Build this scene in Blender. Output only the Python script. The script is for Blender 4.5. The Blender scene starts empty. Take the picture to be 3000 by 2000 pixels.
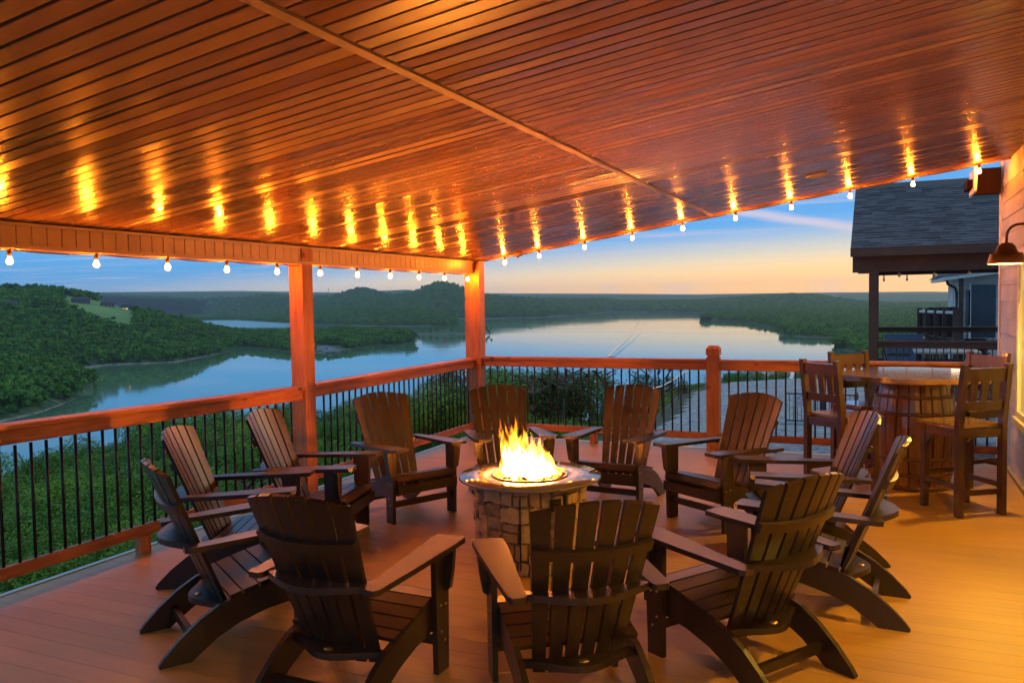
import bpy, bmesh, math, random
import numpy as np
from mathutils import Vector, Matrix
random.seed(7); rng = np.random.default_rng(7)
R = math.radians
sc = bpy.context.scene
COL = sc.collection

# ------------------------------------------------------------------ camera
CX, CY, CZ = 4.9525, -9.8269, 1.7931
YAW, PITCH, ROLL, FPX = 0.4218, -0.0481, -0.0162, 2411.4
def cam_axes():
    f = np.array([-math.sin(YAW)*math.cos(PITCH), math.cos(YAW)*math.cos(PITCH), math.sin(PITCH)])
    r = np.array([math.cos(YAW), math.sin(YAW), 0.]); u = np.cross(r, f)
    c, s = math.cos(ROLL), math.sin(ROLL)
    return c*r+s*u, -s*r+c*u, f
AR, AU, AF = cam_axes()
cam = bpy.data.cameras.new('camera'); cam.sensor_width = 36; cam.lens = FPX*36/3000
cam.clip_start = .05; cam.clip_end = 60000
cam_ob = bpy.data.objects.new('camera', cam); COL.objects.link(cam_ob)
M = Matrix.Identity(4)
for i in range(3):
    M[i][0], M[i][1], M[i][2] = AR[i], AU[i], -AF[i]
M[0][3], M[1][3], M[2][3] = CX, CY, CZ
cam_ob.matrix_world = M
sc.camera = cam_ob
CPOS = np.array([CX, CY, CZ])
def ray(x, y):                      # direction of a photo pixel (3000 wide)
    return AR*(x-1500)/FPX - AU*(y-1000)/FPX + AF
def on_z(x, y, z):
    d = ray(x, y); return CPOS + d*(z-CZ)/d[2]

# ------------------------------------------------------------------ render / exposure
sc.render.engine = 'CYCLES'
sc.cycles.use_denoising = True
sc.cycles.max_bounces = 8
sc.cycles.volume_bounces = 0
sc.cycles.transparent_max_bounces = 12
sc.cycles.sample_clamp_indirect = 6
sc.cycles.blur_glossy = .5
sc.cycles.caustics_refractive = False
sc.view_settings.view_transform = 'Standard'; sc.view_settings.look = 'None'
sc.view_settings.exposure = 0.0; sc.view_settings.gamma = 1.0

# ------------------------------------------------------------------ node helpers
def new_mat(name):
    m = bpy.data.materials.new(name); m.use_nodes = True
    nt = m.node_tree; nt.nodes.clear()
    return m, nt
def nd(nt, t, **kw):
    n = nt.nodes.new(t)
    for k, v in kw.items():
        if k.startswith('in_'):
            n.inputs[k[3:].replace('_', ' ')].default_value = v
        else: setattr(n, k, v)
    return n
def ramp(nt, fac, stops):
    r = nd(nt, 'ShaderNodeValToRGB'); e = r.color_ramp.elements
    while len(e) < len(stops): e.new(.5)
    for i, (p, c) in enumerate(stops):
        e[i].position = p; e[i].color = (*c, 1) if len(c) == 3 else c
    if fac is not None: nt.links.new(fac, r.inputs[0])
    return r
def mathn(nt, op, a, b=None, c=None):
    n = nd(nt, 'ShaderNodeMath', operation=op)
    for i, v in enumerate((a, b, c)):
        if v is None: continue
        if isinstance(v, (int, float)): n.inputs[i].default_value = v
        else: nt.links.new(v, n.inputs[i])
    return n.outputs[0]
def mixc(nt, fac, a, b, mode='MIX'):
    n = nd(nt, 'ShaderNodeMix', data_type='RGBA', blend_type=mode)
    if isinstance(fac, (int, float)): n.inputs[0].default_value = fac
    else: nt.links.new(fac, n.inputs[0])
    for i, v in ((6, a), (7, b)):
        if isinstance(v, tuple): n.inputs[i].default_value = (*v, 1)[:4]
        else: nt.links.new(v, n.inputs[i])
    return n.outputs[2]

# ------------------------------------------------------------------ world: dusk sky
SUN_AZ, SUN_EL = R(17), R(4.0)      # clockwise from +Y
world = bpy.data.worlds.new('World'); sc.world = world; world.use_nodes = True
wn = world.node_tree; wn.nodes.clear()
sky = nd(wn, 'ShaderNodeTexSky', sky_type='NISHITA', sun_disc=False, sun_elevation=SUN_EL,
         sun_rotation=SUN_AZ, altitude=350, air_density=1.0, dust_density=.6, ozone_density=4.0)
tc = nd(wn, 'ShaderNodeTexCoord'); sp = nd(wn, 'ShaderNodeSeparateXYZ'); wn.links.new(tc.outputs['Generated'], sp.inputs[0])
elev = mathn(wn, 'MULTIPLY', mathn(wn, 'ARCSINE', sp.outputs[2]), 180/math.pi)          # degrees above the horizon
hl = mathn(wn, 'SQRT', mathn(wn, 'ADD', mathn(wn, 'MULTIPLY', sp.outputs[0], sp.outputs[0]), mathn(wn, 'ADD', mathn(wn, 'MULTIPLY', sp.outputs[1], sp.outputs[1]), 1e-5)))
sdot = mathn(wn, 'DIVIDE', mathn(wn, 'ADD', mathn(wn, 'MULTIPLY', sp.outputs[0], math.sin(SUN_AZ)), mathn(wn, 'MULTIPLY', sp.outputs[1], math.cos(SUN_AZ))), hl)
side = mathn(wn, 'MULTIPLY_ADD', sdot, .5, .5)                                             # 0 opposite the sunset .. 1 towards it
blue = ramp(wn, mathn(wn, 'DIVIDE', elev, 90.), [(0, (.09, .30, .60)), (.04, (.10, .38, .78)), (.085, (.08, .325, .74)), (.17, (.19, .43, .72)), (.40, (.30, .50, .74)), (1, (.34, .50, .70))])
glow = ramp(wn, side, [(0, (.16, .22, .34)), (.58, (.15, .29, .42)), (.75, (.52, .52, .50)), (.87, (.98, .61, .34)), (.95, (1.3, .66, .18)), (1, (1.4, .7, .16))])
pale = ramp(wn, side, [(0, (.12, .24, .45)), (.64, (.10, .32, .66)), (.84, (.84, .70, .50)), (.92, (1.0, .76, .40)), (1, (1.05, .78, .34))])
gh = mathn(wn, 'MULTIPLY', mathn(wn, 'POWER', side, 3.), 3.5)
lo_ = nd(wn, 'ShaderNodeMapRange', interpolation_type='SMOOTHSTEP'); wn.links.new(mathn(wn, 'DIVIDE', elev, gh), lo_.inputs[0]); lo_.inputs[1].default_value = .25; lo_.inputs[2].default_value = 1.0; lo_.inputs[3].default_value = 1.; lo_.inputs[4].default_value = 0.
hi_ = nd(wn, 'ShaderNodeMapRange', interpolation_type='SMOOTHSTEP'); wn.links.new(mathn(wn, 'DIVIDE', elev, gh), hi_.inputs[0]); hi_.inputs[1].default_value = .5; hi_.inputs[2].default_value = 1.75; hi_.inputs[3].default_value = 1.; hi_.inputs[4].default_value = 0.
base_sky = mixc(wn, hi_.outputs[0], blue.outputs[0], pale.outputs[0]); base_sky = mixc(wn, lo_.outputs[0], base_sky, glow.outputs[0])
nish = nd(wn, 'ShaderNodeVectorMath', operation='SCALE'); nish.inputs['Scale'].default_value = .10; wn.links.new(sky.outputs[0], nish.inputs[0])
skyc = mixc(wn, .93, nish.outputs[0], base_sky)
# thin cirrus: noise on the sky dome projected to a flat layer
zc = mathn(wn, 'MAXIMUM', sp.outputs[2], .02)
cx_ = mathn(wn, 'DIVIDE', sp.outputs[0], zc); cy_ = mathn(wn, 'DIVIDE', sp.outputs[1], zc)
cmb = nd(wn, 'ShaderNodeCombineXYZ'); wn.links.new(cx_, cmb.inputs[0]); wn.links.new(cy_, cmb.inputs[1])
mp = nd(wn, 'ShaderNodeMapping'); mp.inputs['Rotation'].default_value = (0, 0, R(24)); mp.inputs['Scale'].default_value = (.22, .75, 1)
wn.links.new(cmb.outputs[0], mp.inputs[0])
nz = nd(wn, 'ShaderNodeTexNoise', in_Scale=1.0, in_Detail=7.0, in_Roughness=.6, in_Distortion=.6); wn.links.new(mp.outputs[0], nz.inputs[0])
cr = ramp(wn, nz.outputs[0], [(.50, (0, 0, 0)), (.78, (1, 1, 1))])
cf = mathn(wn, 'MULTIPLY', cr.outputs[0], .6)
bg = nd(wn, 'ShaderNodeBackground', in_Strength=1.25)
def unit(x, y):
    d = Vector(ray(x, y)); return d.normalized()
ta, tb_ = unit(2150, 618), unit(2540, 672); tn = ta.cross(tb_).normalized(); tm = (ta+tb_).normalized(); tl = (tb_-ta).normalized()
def dotn(v):
    n = nd(wn, 'ShaderNodeVectorMath', operation='DOT_PRODUCT'); wn.links.new(tc.outputs['Generated'], n.inputs[0]); n.inputs[1].default_value = v; return n.outputs['Value']
tw = mathn(wn, 'ADD', mathn(wn, 'ABSOLUTE', dotn(tn)), mathn(wn, 'MULTIPLY_ADD', nz.outputs[0], .006, -.003))
tr_ = nd(wn, 'ShaderNodeMapRange', interpolation_type='SMOOTHSTEP'); wn.links.new(tw, tr_.inputs[0]); tr_.inputs[1].default_value = .0; tr_.inputs[2].default_value = .0085; tr_.inputs[3].default_value = .75; tr_.inputs[4].default_value = 0
tg = nd(wn, 'ShaderNodeMapRange', interpolation_type='SMOOTHSTEP'); wn.links.new(mathn(wn, 'ABSOLUTE', mathn(wn, 'SUBTRACT', dotn(tl), float(tl.dot(tm)))), tg.inputs[0]); tg.inputs[1].default_value = .03; tg.inputs[2].default_value = .16; tg.inputs[3].default_value = 1; tg.inputs[4].default_value = 0
fr_ = mathn(wn, 'GREATER_THAN', dotn(tm), 0.)
cf = mathn(wn, 'MAXIMUM', cf, mathn(wn, 'MULTIPLY', fr_, mathn(wn, 'MULTIPLY', tr_.outputs[0], tg.outputs[0])))
cl = mixc(wn, cf, skyc, (.66, .56, .62))
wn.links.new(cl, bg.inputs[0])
wo = nd(wn, 'ShaderNodeOutputWorld'); wn.links.new(bg.outputs[0], wo.inputs[0])

sun = bpy.data.lights.new('sun', 'SUN'); sun.energy = .8; sun.angle = R(26); sun.color = (1, .68, .36)
sun_ob = bpy.data.objects.new('sun', sun); COL.objects.link(sun_ob)
sd = Vector((math.sin(SUN_AZ)*math.cos(SUN_EL), math.cos(SUN_AZ)*math.cos(SUN_EL), math.sin(SUN_EL)))
sun_ob.rotation_euler = sd.to_track_quat('Z', 'Y').to_euler(); sun_ob.location = sd*60

# ------------------------------------------------------------------ object helpers
def tag(o, label=None, cat=None, group=None, kind=None):
    if label: o['label'] = label
    if cat: o['category'] = cat
    if group: o['group'] = group
    if kind: o['kind'] = kind
    return o
def link(o, parent=None):
    COL.objects.link(o)
    if parent is not None: o.parent = parent
    return o
def empty(name, loc=(0, 0, 0), rz=0):
    o = bpy.data.objects.new(name, None); o.empty_display_size = .1
    o.location = loc; o.rotation_euler = (0, 0, rz); return link(o)
def mesh_from(name, verts, faces, mat=None, smooth=False):
    me = bpy.data.meshes.new(name); me.from_pydata([tuple(v) for v in verts], [], faces); me.update()
    if mat: me.materials.append(mat)
    if smooth: me.polygons.foreach_set('use_smooth', [True]*len(me.polygons))
    return me
def ob(name, me, parent=None, loc=(0, 0, 0), rot=(0, 0, 0), scale=(1, 1, 1)):
    o = bpy.data.objects.new(name, me); o.location = loc; o.rotation_euler = rot; o.scale = scale
    return link(o, parent)
def bm_done(bm, name, mat, bevel=0, smooth=False, seg=1):
    if bevel:
        bmesh.ops.bevel(bm, geom=[e for e in bm.edges if len(e.link_faces) == 2 and e.calc_face_angle(0) > .5], offset=bevel, segments=seg, affect='EDGES', clamp_overlap=True)
    bmesh.ops.recalc_face_normals(bm, faces=bm.faces)
    me = bpy.data.meshes.new(name); bm.to_mesh(me); bm.free()
    if mat: me.materials.append(mat)
    if smooth: me.polygons.foreach_set('use_smooth', [True]*len(me.polygons))
    return me
def box_me(name, lo, hi, mat, bevel=0):
    bm = bmesh.new()
    v = [bm.verts.new((x, y, z)) for x in (lo[0], hi[0]) for y in (lo[1], hi[1]) for z in (lo[2], hi[2])]
    for f in ((0, 1, 3, 2), (4, 6, 7, 5), (0, 4, 5, 1), (2, 3, 7, 6), (0, 2, 6, 4), (1, 5, 7, 3)):
        bm.faces.new([v[i] for i in f])
    return bm_done(bm, name, mat, bevel)
def box(name, lo, hi, mat, parent=None, bevel=.003):
    c = [(a+b)/2 for a, b in zip(lo, hi)]
    return ob(name, box_me(name, [a-b for a, b in zip(lo, c)], [a-b for a, b in zip(hi, c)], mat, bevel), parent, c)
def prism_me(name, pts, o, ux, uy, th, mat, bevel=.003):
    """outline pts (u,v) in the plane o+u*ux+v*uy, thickness th centred along the normal"""
    o, ux, uy = Vector(o), Vector(ux), Vector(uy); n = ux.cross(uy).normalized()
    bm = bmesh.new()
    a = [bm.verts.new(o+ux*u+uy*v-n*th/2) for u, v in pts]
    b = [bm.verts.new(o+ux*u+uy*v+n*th/2) for u, v in pts]
    bm.faces.new(a[::-1]); bm.faces.new(b)
    k = len(pts)
    for i in range(k): bm.faces.new((a[i], a[(i+1) % k], b[(i+1) % k], b[i]))
    return bm_done(bm, name, mat, bevel)
def lathe_me(name, prof, mat, seg=24, smooth=True, caps=True):
    vs, fs = [], []
    for r, z in prof:
        for k in range(seg):
            a = 2*math.pi*k/seg; vs.append((r*math.cos(a), r*math.sin(a), z))
    for i in range(len(prof)-1):
        for k in range(seg):
            fs.append((i*seg+k, i*seg+(k+1) % seg, (i+1)*seg+(k+1) % seg, (i+1)*seg+k))
    if caps and prof[0][0] > 1e-4: fs.append(tuple(range(seg))[::-1])
    if caps and prof[-1][0] > 1e-4: fs.append(tuple((len(prof)-1)*seg+k for k in range(seg)))
    return mesh_from(name, vs, fs, mat, smooth)
def tube_me(name, pts, r, mat, seg=8):
    vs, fs = [], []
    P = [Vector(p) for p in pts]
    for i, p in enumerate(P):
        t = (P[min(i+1, len(P)-1)]-P[max(i-1, 0)]).normalized()
        a = t.cross(Vector((0, 0, 1)));
        if a.length < 1e-3: a = t.cross(Vector((0, 1, 0)))
        a.normalize(); b = t.cross(a)
        rr = r[i] if isinstance(r, (list, tuple)) else r
        for k in range(seg):
            q = 2*math.pi*k/seg; vs.append(p+a*math.cos(q)*rr+b*math.sin(q)*rr)
    for i in range(len(P)-1):
        for k in range(seg):
            fs.append((i*seg+k, i*seg+(k+1) % seg, (i+1)*seg+(k+1) % seg, (i+1)*seg+k))
    fs.append(tuple(range(seg))); fs.append(tuple((len(P)-1)*seg+k for k in range(seg))[::-1])
    me = mesh_from(name, vs, fs, mat, True); return me
def copy_tree(o, parent=None):
    c = o.copy(); COL.objects.link(c); c.parent = parent
    for ch in list(o.children): copy_tree(ch, c)
    return c
ORD = ['first', 'second', 'third', 'fourth', 'fifth', 'sixth', 'seventh', 'eighth', 'ninth', 'tenth', 'eleventh', 'twelfth',
       'thirteenth', 'fourteenth', 'fifteenth', 'sixteenth', 'seventeenth', 'eighteenth', 'nineteenth', 'twentieth']

# ------------------------------------------------------------------ materials
def wood_mat(name, c1, c2, rough=.5, scale=(1, 14, 14), knots=True, coat=0., bump=.12):
    m, nt = new_mat(name)
    t = nd(nt, 'ShaderNodeTexCoord'); oi = nd(nt, 'ShaderNodeObjectInfo')
    va = nd(nt, 'ShaderNodeVectorMath', operation='ADD'); nt.links.new(t.outputs['Object'], va.inputs[0])
    cb = nd(nt, 'ShaderNodeCombineXYZ')
    for i in range(3): nt.links.new(mathn(nt, 'MULTIPLY', oi.outputs['Random'], 17.+9*i), cb.inputs[i])
    nt.links.new(cb.outputs[0], va.inputs[1])
    mpn = nd(nt, 'ShaderNodeMapping'); mpn.inputs['Scale'].default_value = scale; nt.links.new(va.outputs[0], mpn.inputs[0])
    n1 = nd(nt, 'ShaderNodeTexNoise', in_Scale=2.2, in_Detail=8., in_Roughness=.62, in_Distortion=.9); nt.links.new(mpn.outputs[0], n1.inputs[0])
    n2 = nd(nt, 'ShaderNodeTexNoise', in_Scale=1.1, in_Detail=3.); nt.links.new(va.outputs[0], n2.inputs[0])
    r1 = ramp(nt, n1.outputs[0], [(.28, c1), (.72, c2)])
    f2 = ramp(nt, n2.outputs[0], [(.35, (.72, .72, .72)), (.65, (1.12, 1.12, 1.12))])
    col = mixc(nt, 1., r1.outputs[0], f2.outputs[0], 'MULTIPLY')
    if knots:
        vo = nd(nt, 'ShaderNodeTexVoronoi', in_Scale=3.1); nt.links.new(va.outputs[0], vo.inputs[0])
        kr = ramp(nt, vo.outputs['Distance'], [(.06, (.2, .2, .2)), (.15, (1, 1, 1))])
        col = mixc(nt, 1., col, kr.outputs[0], 'MULTIPLY')
    b = nd(nt, 'ShaderNodeBsdfPrincipled', in_Roughness=rough); nt.links.new(col, b.inputs['Base Color'])
    b.inputs['Coat Weight'].default_value = coat; b.inputs['Coat Roughness'].default_value = .06
    bp = nd(nt, 'ShaderNodeBump', in_Strength=bump, in_Distance=.004); nt.links.new(n1.outputs[0], bp.inputs['Height']); nt.links.new(bp.outputs[0], b.inputs['Normal'])
    o = nd(nt, 'ShaderNodeOutputMaterial'); nt.links.new(b.outputs[0], o.inputs[0])
    return m
def plain(name, c, rough=.5, metal=0., noise=.12, nscale=30., bump=.05, emit=None, es=0., var=0.):
    m, nt = new_mat(name)
    t = nd(nt, 'ShaderNodeTexCoord')
    n = nd(nt, 'ShaderNodeTexNoise', in_Scale=nscale, in_Detail=5., in_Roughness=.6); nt.links.new(t.outputs['Object'], n.inputs[0])
    lo = tuple(x*(1-noise) for x in c); hi = tuple(min(1, x*(1+noise)) for x in c)
    r = ramp(nt, n.outputs[0], [(.3, lo), (.7, hi)])
    col = r.outputs[0]
    if var:
        oi = nd(nt, 'ShaderNodeObjectInfo')
        vr = ramp(nt, oi.outputs['Random'], [(0, (1-var,)*3), (1, (1+var,)*3)])
        col = mixc(nt, 1., col, vr.outputs[0], 'MULTIPLY')
    b = nd(nt, 'ShaderNodeBsdfPrincipled', in_Roughness=rough, in_Metallic=metal); nt.links.new(col, b.inputs['Base Color'])
    if bump:
        bp = nd(nt, 'ShaderNodeBump', in_Strength=bump, in_Distance=.003); nt.links.new(n.outputs[0], bp.inputs['Height']); nt.links.new(bp.outputs[0], b.inputs['Normal'])
    if emit:
        b.inputs['Emission Color'].default_value = (*emit, 1); b.inputs['Emission Strength'].default_value = es
    o = nd(nt, 'ShaderNodeOutputMaterial'); nt.links.new(b.outputs[0], o.inputs[0])
    return m
def emis(name, c, s):
    m, nt = new_mat(name)
    e = nd(nt, 'ShaderNodeEmission', in_Strength=s); e.inputs[0].default_value = (*c, 1)
    o = nd(nt, 'ShaderNodeOutputMaterial'); nt.links.new(e.outputs[0], o.inputs[0]); return m

CEDAR_X = wood_mat('cedar_x', (.21, .066, .020), (.47, .175, .060), .55, (1.2, 16, 16))
CEDAR_Y = wood_mat('cedar_y', (.21, .066, .020), (.47, .175, .060), .55, (16, 1.2, 16))
CEDAR_Z = wood_mat('cedar_z', (.21, .066, .020), (.47, .175, .060), .55, (16, 16, 1.2))
STOOLW = wood_mat('stained_wood', (.035, .015, .005), (.085, .036, .012), .3, (8, 8, 1.5), True, .5)
TOPW = wood_mat('tabletop_wood', (.16, .085, .03), (.30, .17, .065), .22, (1.2, 14, 14), False, 1., .05)
OAK = wood_mat('barrel_oak', (.13, .05, .017), (.26, .105, .035), .28, (10, 10, 1.2), True, .8)
DARKW = wood_mat('dark_porch_wood', (.035, .018, .010), (.075, .038, .02), .6, (2, 12, 12), False)
BLACK = plain('black_metal', (.012, .011, .011), .38, .3, .1, 60)
HDPE = plain('chair_brown', (.020, .0125, .009), .33, 0, .25, 90, .12, var=.12)
BRASS = plain('brass', (.55, .38, .16), .35, .9, .1)
def ceiling_mat():
    m, nt = new_mat('ceiling_vinyl')
    t = nd(nt, 'ShaderNodeTexCoord'); oi = nd(nt, 'ShaderNodeObjectInfo')
    va = nd(nt, 'ShaderNodeMapping'); va.inputs['Scale'].default_value = (.35, 6, 1); nt.links.new(t.outputs['Object'], va.inputs[0])
    n = nd(nt, 'ShaderNodeTexNoise', in_Scale=3., in_Detail=4.); nt.links.new(va.outputs[0], n.inputs[0])
    r = ramp(nt, n.outputs[0], [(.3, (.18, .082, .036)), (.7, (.23, .108, .047))])
    rv = ramp(nt, oi.outputs['Random'], [(0, (.9, .9, .9)), (1, (1.08, 1.08, 1.08))])
    col = mixc(nt, 1., r.outputs[0], rv.outputs[0], 'MULTIPLY')
    b = nd(nt, 'ShaderNodeBsdfPrincipled', in_Roughness=.27); rr_ = nd(nt, 'ShaderNodeMapRange'); rr_.inputs[3].default_value = .13; rr_.inputs[4].default_value = .33; nt.links.new(mathn(nt, 'FRACT', mathn(nt, 'MULTIPLY', oi.outputs['Random'], 7.31)), rr_.inputs[0]); nt.links.new(rr_.outputs[0], b.inputs['Roughness']); nt.links.new(col, b.inputs['Base Color'])
    b.inputs['IOR'].default_value = 1.6; b.inputs['Anisotropic'].default_value = .25; b.inputs['Anisotropic Rotation'].default_value = .25
    tg = nd(nt, 'ShaderNodeTangent', direction_type='RADIAL', axis='X'); nt.links.new(tg.outputs[0], b.inputs['Tangent'])
    bp = nd(nt, 'ShaderNodeBump', in_Strength=.04, in_Distance=.01); nt.links.new(n.outputs[0], bp.inputs['Height']); nt.links.new(bp.outputs[0], b.inputs['Normal'])
    o = nd(nt, 'ShaderNodeOutputMaterial'); nt.links.new(b.outputs[0], o.inputs[0]); return m
CEIL = ceiling_mat()
SOFF = plain('beam_vinyl', (.34, .22, .13), .3, 0, .06, 12, .03)
def deck_mat():
    m, nt = new_mat('deck_composite')
    t = nd(nt, 'ShaderNodeTexCoord'); g = nd(nt, 'ShaderNodeNewGeometry'); oi = nd(nt, 'ShaderNodeObjectInfo')
    s = nd(nt, 'ShaderNodeSeparateXYZ'); nt.links.new(g.outputs['Position'], s.inputs[0])
    w = mathn(nt, 'SINE', mathn(nt, 'MULTIPLY', s.outputs[1], 2*math.pi/.0094))
    mpn = nd(nt, 'ShaderNodeMapping'); mpn.inputs['Scale'].default_value = (.6, 5, 1); nt.links.new(g.outputs['Position'], mpn.inputs[0])
    n = nd(nt, 'ShaderNodeTexNoise', in_Scale=1.6, in_Detail=8., in_Roughness=.65); nt.links.new(mpn.outputs[0], n.inputs[0])
    r = ramp(nt, n.outputs[0], [(.3, (.37, .205, .062)), (.7, (.47, .265, .083))])
    rv = ramp(nt, oi.outputs['Random'], [(0, (.96, .96, .96)), (1, (1.03, 1.03, 1.02))])
    col = mixc(nt, 1., r.outputs[0], rv.outputs[0], 'MULTIPLY')
    gr = ramp(nt, mathn(nt, 'MULTIPLY_ADD', w, .5, .5), [(.0, (.72, .72, .72)), (.55, (1, 1, 1))])
    col = mixc(nt, 1., col, gr.outputs[0], 'MULTIPLY')
    n3 = nd(nt, 'ShaderNodeTexNoise', in_Scale=.8, in_Detail=4.); nt.links.new(g.outputs['Position'], n3.inputs[0])
    dr = ramp(nt, n3.outputs[0], [(.35, (.82, .82, .84)), (.6, (1.03, 1.02, 1.0))]); col = mixc(nt, 1., col, dr.outputs[0], 'MULTIPLY')
    b = nd(nt, 'ShaderNodeBsdfPrincipled', in_Roughness=.42); nt.links.new(col, b.inputs['Base Color'])
    bp = nd(nt, 'ShaderNodeBump', in_Strength=.25, in_Distance=.0015); nt.links.new(w, bp.inputs['Height']); nt.links.new(bp.outputs[0], b.inputs['Normal'])
    o = nd(nt, 'ShaderNodeOutputMaterial'); nt.links.new(b.outputs[0], o.inputs[0]); return m
DECK = deck_mat()
METAL_EDGE = plain('edge_metal', (.42, .40, .38), .4, .4, .08, 20)
SIDING = wood_mat('fibre_cement_siding', (.47, .46, .44), (.56, .55, .52), .6, (14, 1.0, 14), False, 0, .25)
TRIM = plain('white_trim', (.72, .69, .63), .5, 0, .05, 8)
def stone_mat():
    m, nt = new_mat('veneer_stone')
    t = nd(nt, 'ShaderNodeTexCoord'); oi = nd(nt, 'ShaderNodeObjectInfo')
    n = nd(nt, 'ShaderNodeTexNoise', in_Scale=14., in_Detail=8., in_Roughness=.7); nt.links.new(t.outputs['Object'], n.inputs[0])
    r = ramp(nt, oi.outputs['Random'], [(0, (.22, .125, .062)), (.35, (.42, .25, .12)), (.7, (.50, .32, .17)), (1, (.30, .19, .11))])
    rv = ramp(nt, n.outputs[0], [(.3, (.6, .6, .6)), (.7, (1.2, 1.2, 1.2))]); col = mixc(nt, 1., r.outputs[0], rv.outputs[0], 'MULTIPLY')
    b = nd(nt, 'ShaderNodeBsdfPrincipled', in_Roughness=.75); nt.links.new(col, b.inputs['Base Color'])
    bp = nd(nt, 'ShaderNodeBump', in_Strength=.7, in_Distance=.012); nt.links.new(n.outputs[0], bp.inputs['Height']); nt.links.new(bp.outputs[0], b.inputs['Normal'])
    o = nd(nt, 'ShaderNodeOutputMaterial'); nt.links.new(b.outputs[0], o.inputs[0]); return m
STONE = stone_mat()
GRANITE_N = None
MORTAR = plain('mortar', (.14, .09, .055), .9, 0, .2, 40, .3)
GRANITE = plain('polished_top', (.15, .13, .115), .04, 0, .35, 120, 0)
GRANITE.node_tree.nodes['Principled BSDF'].inputs['IOR'].default_value = 2.1
LAVA = plain('lava_rock', (.20, .13, .08), .8, 0, .4, 60, .5)
SHING = plain('shingle', (.075, .075, .08), .9, 0, .3, 55, .4, var=.35)
def leaf_mat(name, c1, c2, trans=.25):
    m, nt = new_mat(name)
    g = nd(nt, 'ShaderNodeNewGeometry'); oi = nd(nt, 'ShaderNodeObjectInfo')
    tco = nd(nt, 'ShaderNodeTexCoord'); nzz = nd(nt, 'ShaderNodeTexNoise', in_Scale=.9, in_Detail=2.); nt.links.new(tco.outputs['Object'], nzz.inputs[0])
    rr = mathn(nt, 'MULTIPLY_ADD', g.outputs['Random Per Island'], .5, mathn(nt, 'MULTIPLY_ADD', nzz.outputs[0], 1.6, -.55))
    r = ramp(nt, rr, [(0, c1), (1, c2)])
    rv = ramp(nt, oi.outputs['Random'], [(0, (.55, .68, .65)), (.5, (1, 1, 1)), (1, (1.45, 1.25, .9))]); col = mixc(nt, 1., r.outputs[0], rv.outputs[0], 'MULTIPLY')
    b = nd(nt, 'ShaderNodeBsdfPrincipled', in_Roughness=.6); nt.links.new(col, b.inputs['Base Color']); b.inputs['Specular IOR Level'].default_value = .2
    tr = nd(nt, 'ShaderNodeBsdfTranslucent'); nt.links.new(col, tr.inputs[0])
    mx = nd(nt, 'ShaderNodeMixShader', in_Fac=trans); nt.links.new(b.outputs[0], mx.inputs[1]); nt.links.new(tr.outputs[0], mx.inputs[2])
    o = nd(nt, 'ShaderNodeOutputMaterial'); nt.links.new(mx.outputs[0], o.inputs[0]); return m
LEAF = leaf_mat('leaves', (.026, .09, .009), (.17, .33, .034), .18)
LEAF2 = leaf_mat('cedar_leaves', (.035, .07, .02), (.075, .12, .035))
FAR = leaf_mat('far_leaves', (.018, .082, .009), (.13, .28, .028), .08)
BARK = plain('bark', (.09, .065, .045), .9, 0, .3, 15, .6)
def ground_mat(name, cols, scale, bump=.5, dist=.05, vor=True):
    m, nt = new_mat(name)
    g = nd(nt, 'ShaderNodeNewGeometry')
    n = nd(nt, 'ShaderNodeTexNoise', in_Scale=scale*.15, in_Detail=8., in_Roughness=.65); nt.links.new(g.outputs['Position'], n.inputs[0])
    src = n.outputs[0]
    if vor:
        v = nd(nt, 'ShaderNodeTexVoronoi', in_Scale=scale); nt.links.new(g.outputs['Position'], v.inputs[0])
        vs = nd(nt, 'ShaderNodeSeparateColor'); nt.links.new(v.outputs['Color'], vs.inputs[0]); src = vs.outputs[0]
    r = ramp(nt, src, [(i/(len(cols)-1)*.8+.1, c) for i, c in enumerate(cols)])
    rv = ramp(nt, n.outputs[0], [(.3, (.75, .75, .75)), (.7, (1.15, 1.15, 1.15))]); col = mixc(nt, 1., r.outputs[0], rv.outputs[0], 'MULTIPLY')
    b = nd(nt, 'ShaderNodeBsdfPrincipled', in_Roughness=.9); nt.links.new(col, b.inputs['Base Color'])
    bp = nd(nt, 'ShaderNodeBump', in_Strength=bump, in_Distance=dist); nt.links.new((v.outputs['Distance'] if vor else n.outputs[0]), bp.inputs['Height']); nt.links.new(bp.outputs[0], b.inputs['Normal'])
    o = nd(nt, 'ShaderNodeOutputMaterial'); nt.links.new(b.outputs[0], o.inputs[0]); return m
GRAVEL = ground_mat('gravel', [(.14, .14, .14), (.27, .27, .27), (.38, .38, .375), (.50, .49, .48)], 11., .9, .06)
SOIL = ground_mat('forest_floor', [(.02, .03, .012), (.035, .05, .018), (.05, .06, .025)], 3., .5, .1, False)
HILLM = ground_mat('hill_forest', [(.025, .065, .016), (.042, .095, .022), (.065, .125, .03)], .09, 1., 8.)
FIELD = ground_mat('field_grass', [(.10, .19, .03), (.13, .23, .04), (.16, .25, .055)], .05, .2, 1., False)
SHOREM = ground_mat('shore_rock', [(.16, .13, .10), (.24, .20, .155), (.30, .26, .21)], .25, .6, 1.)

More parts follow.
